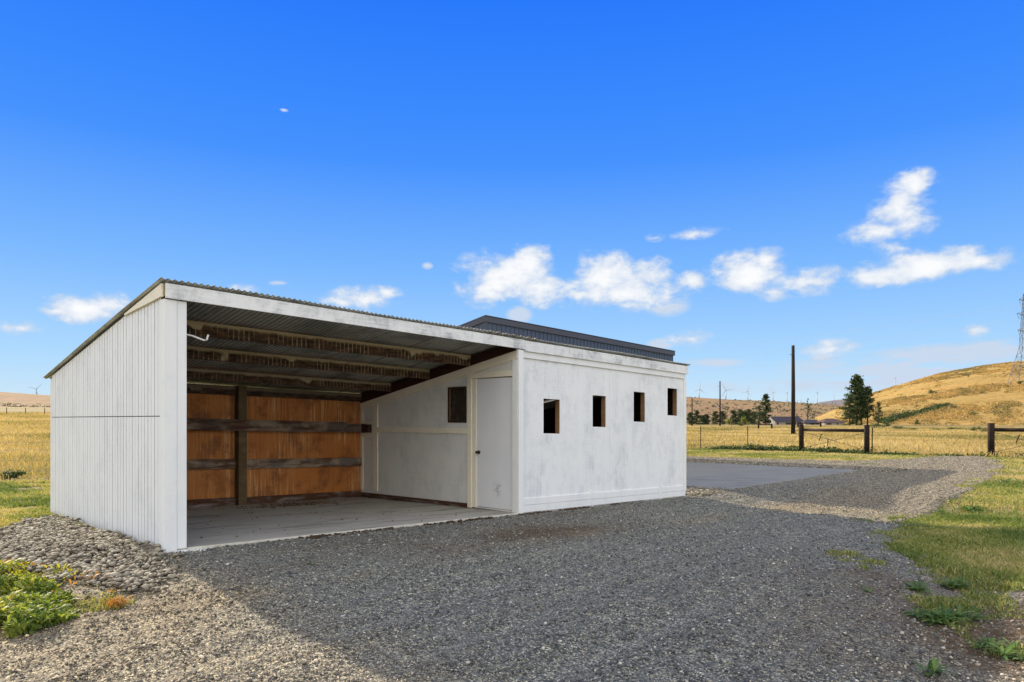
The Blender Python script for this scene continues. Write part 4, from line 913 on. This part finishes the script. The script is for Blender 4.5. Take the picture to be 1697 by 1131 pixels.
# brushy draw climbing the slope, and sage on the ridges: too many to count
g = np.random.default_rng(31); C_ = []
for k in range(3000):
    q = g.random() ** 1.5; px = 1460 + 110 * q; t_ = .05 + .19 * q + g.normal(0, .006); x, y, z = hill_point(px, t_); w_ = 1.2 * (1 - .75 * q) * (.25 + 1.6 * float(fbm(q * 23, 1.)))
    C_.append((x + g.normal(0, 1.2), y + g.normal(0, 2.0), z + abs(g.normal(0, w_))))
C_ = np.array(C_); V, T, r_ = leaf_cloud(C_, g.uniform(.3, .7, len(C_)), g)
gg = np.random.default_rng(51); pxs = gg.uniform(1385, 1800, 90000); ts = gg.uniform(.0, 1., 90000) ** .8; hx, hy, hz = hill_point(pxs, ts); den = fbm(pxs * .05, ts * 22 + pxs * .02); kk = den > .40; HC = np.column_stack([hx, hy, hz + .15])[kk]
V2, T2, r2 = leaf_cloud(HC, gg.uniform(.25, .75, len(HC)), gg); hill_tufts = (V2, T2, np.clip(r2 * .5 + .25 + np.repeat((fbm(pxs * .03, ts * 9)[kk] - .5) * 1.4, 4), 0, 1))
tag(tri_mesh('hillside_brush', V, T, M['bush'], attrs={'rnd': r_ * .5}), 'dark line of brush climbing the draw of the golden hill', 'brush', kind='stuff')
C_ = []
for k in range(260):
    px = g.uniform(1380, 1900); t_ = g.uniform(.05, .95); x, y, z = hill_point(px, t_); c_ = g.normal(0, 1, (7, 3)) * [.8, .8, .2] * g.uniform(.3, .9)
    C_.append(np.array([x, y, z + .3]) + c_)
for k in range(760):
    left = k % 2; px = g.uniform(-200, 90) if left else g.uniform(1130, 1400); t_ = g.uniform(.02, .35) ** 1.0 if left else g.uniform(.05, .95)
    x, y, z = hill_point(px, t_, back_sil, 1500, 520, -3.0); s_ = 2.6 if left else 1.3
    C_.append(np.array([x, y, z + .6]) + g.normal(0, 1, (9, 3)) * [s_, s_, s_ * .4] * g.uniform(.4, 1.2))
C_ = np.concatenate(C_); V, T, r_ = leaf_cloud(C_, g.uniform(.5, 1.1, len(C_)) * (C_[:, 1] / 700), g)
tag(tri_mesh('sagebrush', V, T, M['sage'], attrs={'rnd': r_}), 'scattered sagebrush dotting the dry hillsides', 'sagebrush', kind='stuff')
g = np.random.default_rng(41)
for i, px in enumerate((1321, 1327, 1343.5, 1347, 1379, 1384.5)):
    d = 1490 if px < 1350 else 4800
    x, y, z = at(px, (668.6 if px < 1330 else 671) if px < 1350 else 671.5, d); conifer(x, y, z, (4.6 + g.random() * 2) / F * d, 3. / F * d, ['tiny dark tree on the skyline right of the tallest pole', 'tiny skyline tree, second right of the tallest pole', 'tiny skyline tree right behind the thin dead tree', 'tiny skyline tree left of the ridge end turbine', 'far tiny tree on the grey mountain, left one', 'far tiny tree on the grey mountain, right one'][i], 200 + i, n=300, bare=.0, group='tiny trees on the skyline')
# green weeds along fence feet
def weedline(p, q, n, h, seed):
    g = np.random.default_rng(seed); t_ = g.random(n); p, q = np.array(p), np.array(q); xy = p + (q - p) * t_[:, None] + g.normal(0, .25, (n, 2)); dn = fbm(t_ * 14 + seed, t_ * 3) ; k = dn > .50
    xy = xy[k]; z = tz(xy[:, 0], xy[:, 1]) + g.random(len(xy)) ** 1.5 * h * (dn[k] - .3) * 3; return np.column_stack([xy, z])
C_ = np.concatenate([weedline(pA, tp_pts[1], 5000, .28, 1), weedline(pA, pB, 2600, .25, 2), weedline(pC, pE, 2600, .3, 3), weedline(pts4[0], pts4[4], 2500, .22, 4), weedline(pB, pC, 1800, .10, 5)])
V, T, r_ = leaf_cloud(C_, np.random.default_rng(5).uniform(.03, .09, len(C_)), np.random.default_rng(6))
tag(tri_mesh('fence_weeds', V, T, M['bush'], attrs={'rnd': r_}), 'green weeds grown up along the foot of the wire fences', 'weeds', kind='stuff')
x, y, z = at(20, 797, 16.4); shrub(x, 16.4, float(tz(x, 16.4)), .22, .42, 'round dark green weed clump right of the steel post at the left edge', 131, n=900, ls=.025)

# ------------------------------------------------------------------ houses and boulder
def house(px0, px1, yb, ye, yr, d, roofm, lab, hip=.25, wins=()):
    x0, x1 = from_px(px0, d), from_px(px1, d); zb = zpx(yb, d); he = (yb - ye) / F * d; hr = (yb - yr) / F * d; W = x1 - x0; D = 10.
    p = tag(empty('house', (x0, d, zb)), lab, 'house')
    mb = MB(); mb.box(0, W, 0, D, -1, he); mb.build('wall', M['housewall'], p)
    mb = MB(); e_ = .7; o = hip * W
    mb.hexa([(-e_, -e_, he + .02), (W + e_, -e_, he + .02), (W + e_, D + e_, he + .02), (-e_, D + e_, he + .02), (o, D / 2 - .05, hr), (W - o, D / 2 - .05, hr), (W - o, D / 2 + .05, hr), (o, D / 2 + .05, hr)]); mb.build('roof', roofm, p)
    for a_, b_ in wins:
        mb = MB(); mb.box(W * a_, W * b_, -.06, -.01, he * .2, he * .8); mb.build('window', M['glassdark'], p)
    return p
house(1282, 1331, 706.5, 699.5, 690.5, 330, M['rooftile'], 'long low house under a dark grey roof beside the tall pine', .03, ((.1, .16), (.4, .75), (.9, .95)))
house(1334, 1364, 706.5, 701, 695.5, 325, M['rooftile'], 'middle house with dark hip roof right of the tallest pole', .3, ((.3, .5),))
house(1366, 1399, 706.5, 700.5, 694, 318, M['brownroof'], 'rightmost house with brown hip roof left of the pine cluster', .3, ((.1, .35), (.6, .7)))
bd = 165; bx0, by0, bz0 = at(1280.5, 707, bd)
bm = bmesh.new(); bmesh.ops.create_icosphere(bm, subdivisions=3, radius=1)
for v in bm.verts:
    n = .16 * math.sin(v.co.x * 5 + v.co.z * 3) + .1 * math.sin(v.co.z * 9 + v.co.y * 4); v.co *= 1 + n; h_ = v.co.z
    v.co.x = v.co.x * .42 - .28 * (h_ + .2) + .25 * math.cos(h_ * 2.6); v.co.y *= .4; v.co.z = (h_ + 1) * 1.0
me = bpy.data.meshes.new('boulder'); bm.to_mesh(me); bm.free(); bo = link('standing_boulder', me, M['boulder']); bo.location = (bx0, by0, bz0 - .1); tag(bo, 'pale upright curved boulder beside the far timber brace', 'boulder')
for px, py, w_, lab in ((1504, 717.5, 8, 'flat grey rock in the field below the hill draw'), (1601, 719.5, 10, 'wide flat grey rock in the field left of the thick post')):
    d = (EYE + .27) * F / (py - HY); bm = bmesh.new(); bmesh.ops.create_icosphere(bm, subdivisions=2, radius=1)
    for v in bm.verts: v.co *= 1 + .15 * math.sin(v.co.x * 4 + v.co.y * 3); v.co.z *= .28; v.co.y *= .6
    me = bpy.data.meshes.new('rock'); bm.to_mesh(me); bm.free(); o = link('field_rock', me, simple('grey_rock', (.20, .19, .18), .9, 0, .3, 2, .5)); s_ = w_ / F * d * .5; o.scale = (s_, s_, s_); o.location = (from_px(px, d), d, float(tz(from_px(px, d), d)) + .1 * s_); tag(o, lab, 'rock')

# ------------------------------------------------------------------ grass
def blades(name, P, H, W, mat, seed, lean=.5, rows=2, hue=None, parent=None, az_=None):
    g = np.random.default_rng(seed); N = len(P); a = g.uniform(0, 2 * np.pi, N) if az_ is None else az_; b = g.uniform(0, 2 * np.pi, N)
    side = np.column_stack([np.cos(a), np.sin(a), np.zeros(N)]); ld = np.column_stack([np.cos(b), np.sin(b), np.zeros(N)]) * (H * g.uniform(.1, 1, N) * lean)[:, None]; up = np.array([0, 0, 1.])
    prof = {2: [(0, .8), (.55, 1.)], 3: [(0, .35), (.35, 1.), (.75, .8)]}[rows]; V = []
    for t_, w_ in prof:
        c = P + up * (H * t_ * (1 - .25 * lean * t_))[:, None] + ld * (t_ ** 1.8); V += [c - side * (W * w_ * .5)[:, None], c + side * (W * w_ * .5)[:, None]]
    V.append(P + up * (H * (1 - .3 * lean))[:, None] + ld); V = np.stack(V, 1); k = V.shape[1]; base = np.arange(N)[:, None] * k
    f = []
    for i in range(len(prof) - 1): f += [base + [2*i, 2*i+1, 2*i+3], base + [2*i, 2*i+3, 2*i+2]]
    f.append(base + [k - 3, k - 2, k - 1]); h = g.random(N) if hue is None else hue
    return tri_mesh(name, V.reshape(-1, 3), np.concatenate(f), mat, parent, attrs={'rnd': np.repeat(np.clip(h, 0, 1), k)})
M['lawn'] = leafmat('lawn_blades', [(0, (.085, .13, .025)), (.35, (.17, .22, .045)), (.6, (.33, .32, .09)), (1, (.52, .41, .19))], .35)
M['drygrass'] = leafmat('dry_grass_blades', [(0, (.15, .16, .055)), (.25, (.30, .24, .09)), (.6, (.42, .31, .125)), (1, (.55, .42, .21))], .35)
M['weedleaf'] = leafmat('weed_leaves', [(0, (.06, .12, .025)), (.5, (.11, .19, .04)), (1, (.20, .28, .07))], .38)
M['limeleaf'] = leafmat('lime_weed_leaves', [(0, (.07, .12, .025)), (.4, (.15, .21, .04)), (.8, (.30, .33, .05)), (1, (.46, .42, .08))], .42)  # leaf hues from green to yellow
M['yellowleaf'] = leafmat('yellowing_leaves', [(0, (.20, .24, .03)), (.5, (.45, .42, .05)), (1, (.55, .36, .08))], .42)
M['orangeleaf'] = leafmat('dried_orange_leaves', [(0, (.30, .13, .03)), (1, (.55, .30, .08))], .3)
tag(tri_mesh('hill_grass', hill_tufts[0], hill_tufts[1], leafmat('hill_tufts', [(0, (.16, .14, .05)), (.3, (.27, .19, .065)), (.7, (.42, .27, .09)), (1, (.52, .36, .14))], .25), attrs={'rnd': hill_tufts[2]}), 'rough golden grass tufts covering the right hillside', 'grass', kind='stuff')
def not_hard(x, y):
    u, v = uv_of(x, y)
    k = ~pip(x, y, drive) | ~pip(x + (fbm(x * 1.6, y * 1.6) - .5) * 1.7 + rng.normal(0, .10, len(x)), y + (fbm(x * 1.6 + 30, y * 1.6) - .5) * 1.7 + rng.normal(0, .10, len(x)), drive) & ~pip(x, y, rock_poly)
    k &= ~pip(x, y, rock_poly)
    k &= ~((u > -.8) & (u < 1) & (v < 1.5) & (v > -3)); k &= ~((u > -.1) & (u < 10.75) & (v > -.1) & (v < 4.55)) & ~((u > 10.5) & (u < 22.9) & (v > -1.0) & (v < 17.1)); return k
# near right lawn
x, y, r = sample_view(460000, 5, 48, 1.4, 12, 41, seed=12); k = not_hard(x, y); u, v = uv_of(x, y); k &= (u < U_FENCE) & (v < V_FENCE)
n = fbm(x * 1.1 + 3, y * 1.1); dirt = pip(x, y, [unproj(*p) for p in [(1500, 945), (1545, 952), (1700, 985), (1900, 1020), (2400, 1250), (1500, 1250)]])
dead = fbm(x * .75 + 60, y * .75 + 2); k &= ((n > .30) | (r > 10.5)) & ~(dirt & (n < .50)) & ~((dead > .53) & (rng.random(len(x)) < .8)); x, y, r, n, u, v = [q[k] for q in (x, y, r, n, u, v)]
patch = fbm(x * .55 + 20, y * .55 + 4)
hue = np.clip((patch - .30) * 2.2 + rng.normal(0, .24, len(x)) + .30 * smooth((r - 12) / 8), 0, 1)  # farther blades turn straw: sunlit tone put into the colour
blades('lawn_grass', np.column_stack([x, y, tz(x, y)]), rng.uniform(.03, .095, len(x)) * (1 - .3 * (hue > .6)) * (.7 + n), (.0025 + .0008 * r) * rng.uniform(.6, 1.2, len(x)), M['lawn'], 13, 1.1, hue=hue)
tag(bpy.data.objects['lawn_grass'], 'short patchy green and straw grass right of the gravel driveway', 'grass', kind='stuff')
x, y, r = sample_view(60000, 3.2, 9, 1.2, 24, 42, seed=33); n = fbm(x * 1.6 + 8, y * 1.6 + 2); k = (n > .56) & (x > 2.6 + .12 * y); x, y, r, n = x[k], y[k], r[k], n[k]
o = blades('lawn_grass', np.column_stack([x, y, gz(x, y) + relf(x, y) - .01]), rng.uniform(.02, .075, len(x)) * (n - .45) * 6, (.003 + .0008 * r) * rng.uniform(.5, 1, len(x)), M['lawn'], 34, 1.1, hue=np.clip(rng.normal(.4, .3, len(x)), 0, 1)); tag(o, 'sparse islands of thin grass in the dirt of the lower right corner', 'grass', kind='stuff')
# left lawn
x, y, r = sample_view(110000, 6, 22, 1.2, -46, -26, seed=14); k = not_hard(x, y); u, v = uv_of(x, y); k &= (v < V_FENCE)
n = fbm(x * 1.1 + 3, y * 1.1); k &= n > .28; x, y, r, n = [q[k] for q in (x, y, r, n)]; hue = np.clip((fbm(x * .8, y * .8) - .18) * 1.9 + rng.normal(0, .2, len(x)), 0, 1)
o = blades('lawn_grass', np.column_stack([x, y, tz(x, y)]), rng.uniform(.03, .09, len(x)), .004 + .0010 * r * rng.uniform(.5, 1, len(x)), M['lawn'], 15, 1.1, hue=hue); tag(o, 'mown green and straw grass between the rock bank and left fence', 'grass', kind='stuff')
# dry field beyond the fences
x, y, r = sample_view(460000, 14, 175, 1.0, -48, 42, seed=16); u, v = uv_of(x, y); am = np.degrees(np.arctan2(x, y))
k = ((u > U_FENCE - .1) | (v > V_FENCE)) & ((am > 12) | (am < -32)); x, y, r, u, v = [q[k] for q in (x, y, r, u, v)]
n = fbm(x * .22, y * .22); hue = np.clip(.55 + (fbm(x * .12 + 7, y * .12) - .5) * 1.6 + rng.normal(0, .2, len(x)), 0, 1)
h = rng.uniform(.10, .34, len(x)) * (.55 + .9 * n) * (1 - .35 * (u < 0))
o = blades('dry_grass', np.column_stack([x, y, tz(x, y)]), h, .004 + .00075 * r, M['drygrass'], 17, .7, hue=hue); tag(o, 'tall golden dry grass filling the field beyond the fences', 'grass', kind='stuff')

# ------------------------------------------------------------------ weeds
def rosette(name, x, y, rad, n, lab, seed, mat='weedleaf', h=.12, lw=.028, group=None, tall=0, cat='weed'):
    g = np.random.default_rng(seed); p = tag(empty(name, (x, y, float(gz(x, y)) - .01)), lab, cat, group)
    V, T, Rn = [], [], []; c0 = g.normal(0, rad * .38, (max(1, n // 11), 2)); off = 0
    for i in range(n):
        c = c0[g.integers(len(c0))]; a = g.uniform(0, 6.283); L = h * g.uniform(.7, 1.5); e = g.uniform(.25, 1.15); w_ = lw * g.uniform(.6, 1.25); d = np.array([math.cos(a), math.sin(a), 0]); s = np.array([-d[1], d[0], 0]); pts = []
        for t_, ww in ((0, .15), (.25, .55), (.55, 1.), (.8, .75), (1., .05)):
            q = np.array([c[0], c[1], 0]) + d * L * t_ * math.cos(e * (1 - .5 * t_)) + np.array([0, 0, L * (t_ * math.sin(e) - .45 * t_ * t_)]); q[2] = max(q[2], .006)
            pts += [q - s * w_ * ww * .5, q - np.array([0, 0, w_ * .12 * ww]), q + s * w_ * ww * .5]
        for r_ in range(4):
            b = off + r_ * 3
            for k in range(2): T += [(b+k, b+k+1, b+k+4), (b+k, b+k+4, b+k+3)]
        V += pts; off += 15; Rn += [g.random()] * 15
    tri_mesh('leaves', V, T, M[mat], p, smooth_=True, attrs={'rnd': Rn})
    if tall:
        mb = MB()
        for k in range(tall): a = g.uniform(0, 6.3); q = g.uniform(.2, .9) * rad * .5; mb.tube([(math.cos(a)*q, math.sin(a)*q, 0), (math.cos(a)*q*1.3, math.sin(a)*q*1.3, h * g.uniform(1., 1.8))], [.004, .0015], 5)
        mb.build('stems', M[mat], p)
    return p
W_ = [(1562, 1030, .30, 110, 'broad leaved green weed clump in the dirt, lower right corner area', .13, 3), (1530, 1020, .12, 34, 'low leaves spreading left of the big weed clump', .11, 1), (1605, 1030, .12, 40, 'weed tuft joined to the right of the big weed clump', .12, 1),
      (1527, 981, .15, 46, 'green weed clump just below the shaded lawn edge', .12, 0), (1583, 974, .22, 70, 'wide low weed clump at the shaded lawn edge', .11, 0), (1431, 985, .07, 14, 'small lone weed in the gravel left of the weed clumps', .10, 0),
      (1507, 955, .10, 26, 'small weed at the ragged left tip of the shaded lawn', .09, 0), (1543, 1118, .10, 22, 'spiky weed at the bottom edge right of centre', .10, 1), (1655, 1078, .24, 60, 'thin yellowing weed patch near the bottom right corner', .08, 2), (1690, 1092, .12, 36, 'pale green leafy weed in the bottom right corner', .11, 2),
      (1606, 846, .42, 110, 'large sunlit weed clump at the right edge of the driveway', .17, 4), (1560, 852, .22, 40, 'weed tuft left of the large sunlit clump', .12, 2), (1675, 800, .45, 80, 'leafy sunlit weeds far right near the driveway bend', .17, 3), (1440, 770.5, .3, 50, 'green tuft on the stones beyond the concrete apron', .14, 0),
      (1163, 823, .14, 40, 'green weed in the stones beside the right shed corner', .10, 0), (512, 940, .05, 14, 'tiny bright green weed alone in the shaded gravel', .06, 1), (1628, 1017, .05, 12, 'small leaf cluster right of the big weed clump', .08, 0)]
for i, (px, py, rad, n, lab, h, tl) in enumerate(W_):
    x, y = unproj(px, py); rosette('weed', x, y, rad, n, lab, 300 + i, 'weedleaf', h, h * .22, 'weeds growing beside the driveway', tl)
# dense weed patch, lower left: a carpet nobody could count
def carpet(name, polypx, n, h, mat, seed, lab, thr=.0, wl=.46, box=(-5.5, -1.5, 3.0, 9.5)):
    g = np.random.default_rng(seed); poly = [unproj(*p) for p in polypx]; xs = g.uniform(box[0], box[1], n * 6); ys = g.uniform(box[2], box[3], n * 6); k = pip(xs, ys, poly) & (fbm(xs * 2.5, ys * 2.5) > thr); xs, ys = xs[k][:n], ys[k][:n]
    hh = g.uniform(.5, 1.2, len(xs)) * .062 * (.6 + fbm(xs * 1.7 + 5, ys * 1.7)); hue = np.clip(g.random(len(xs)) * .7 + (fbm(xs * 1.5, ys * 1.5) - .35), 0, 1)
    mound = np.clip(fbm(xs * 3.3 + 2, ys * 3.3) - .30, 0, 1) * 2.2 * h
    o = blades(name, np.column_stack([xs, ys, tz(xs, ys) + g.random(len(xs)) ** .6 * mound]), hh, hh * wl * rng.uniform(.4, 1.1, len(hh)), M[mat], seed, 1.2, 3, hue); return tag(o, lab, 'weeds', kind='stuff')
carpet('weed_carpet', [(-260, 1120), (0, 1066), (60, 1058), (128, 1030), (112, 990), (60, 985), (30, 975), (0, 960), (-300, 960)], 30000, .15, 'limeleaf', 401, 'dense sunlit green weeds filling the lower left corner', .36)
carpet('weed_carpet', [(-260, 985), (0, 968), (60, 978), (130, 966), (118, 953), (60, 950), (0, 938), (-300, 930)], 7000, .10, 'yellowleaf', 402, 'yellow green weeds along the foot of the rock bank', .34)
carpet('dried_weeds', [(-200, 955), (0, 948), (100, 965), (170, 990), (215, 985), (190, 962), (90, 950), (0, 938), (-200, 930)], 1500, .07, 'orangeleaf', 403, 'orange dried low weeds between rock bank and gravel', .42)
carpet('dried_weeds', [(40, 985), (130, 972), (150, 1005), (140, 1035), (125, 1032), (100, 1000)], 500, .05, 'orangeleaf', 405, 'orange dried weeds fringing the green weed corner', .40)
x, y = unproj(193, 1006); g = np.random.default_rng(9); q = g.normal(0, .04, (420, 2)); o = blades('dry_tuft', np.column_stack([x + q[:, 0], y + q[:, 1], tz(x + q[:, 0], y + q[:, 1]) + .015]), g.uniform(.03, .10, 420), np.full(420, .004), M['orangeleaf'], 10, 1.2); tag(o, 'small orange dried grass tuft on the lit gravel, lower left', 'grass tuft')
# debris on the slab
g = np.random.default_rng(77); us_ = np.concatenate([g.normal(3.55, .45, 500), g.uniform(.3, 5.2, 90)]); vs2 = np.concatenate([g.normal(3.75, .22, 500), g.uniform(.1, 4.2, 90)]); k = (vs2 < 4.3) & (us_ < 5.2); us_, vs2 = us_[k], vs2[k]
xs, ys = xy_of(us_, vs2); P = np.column_stack([xs, ys, -K * us_ + .046 - .018 * vs2]); o = stones('leaf_litter', P, g.uniform(.006, .02, len(P)), simple('dry_litter', (.13, .075, .035), .9, 0, .4, 30), 0, .35, seed=8, smooth_=False, sink=.3); tag(o, 'brown dirt and leaf litter lying on the shed floor', 'debris', kind='stuff')
us_ = g.uniform(1.5, 9.5, 600); vs2 = -.06 - np.abs(g.normal(0, .06, 600)); k = fbm(us_ * 1.6, us_ * 0 + 3) > .46; us_, vs2 = us_[k], vs2[k]; xs, ys = xy_of(us_, vs2)
o = stones('dirt_clods', np.column_stack([xs, ys, gz(xs, ys)]), g.uniform(.008, .028, len(xs)), simple('dirt_clod', (.075, .045, .025), .95, 0, .4, 20), 0, .6, seed=9, smooth_=False); tag(o, 'brown dirt clods lying along the foot of the shed front', 'dirt', kind='stuff')

g = np.random.default_rng(91); us_ = g.normal(.20, .10, 160); vs2 = -.05 - np.abs(g.normal(0, .05, 160)); xs, ys = xy_of(us_, vs2)
o = stones('painted_pebbles', np.column_stack([xs, ys, gz(xs, ys) + relf(xs, ys)]), g.uniform(.006, .014, len(xs)), simple('white_overspray', (.78, .78, .76), .8), 0, .5, seed=19); tag(o, 'gravel whitened by paint overspray at the foot of the corner post', 'gravel', kind='stuff')
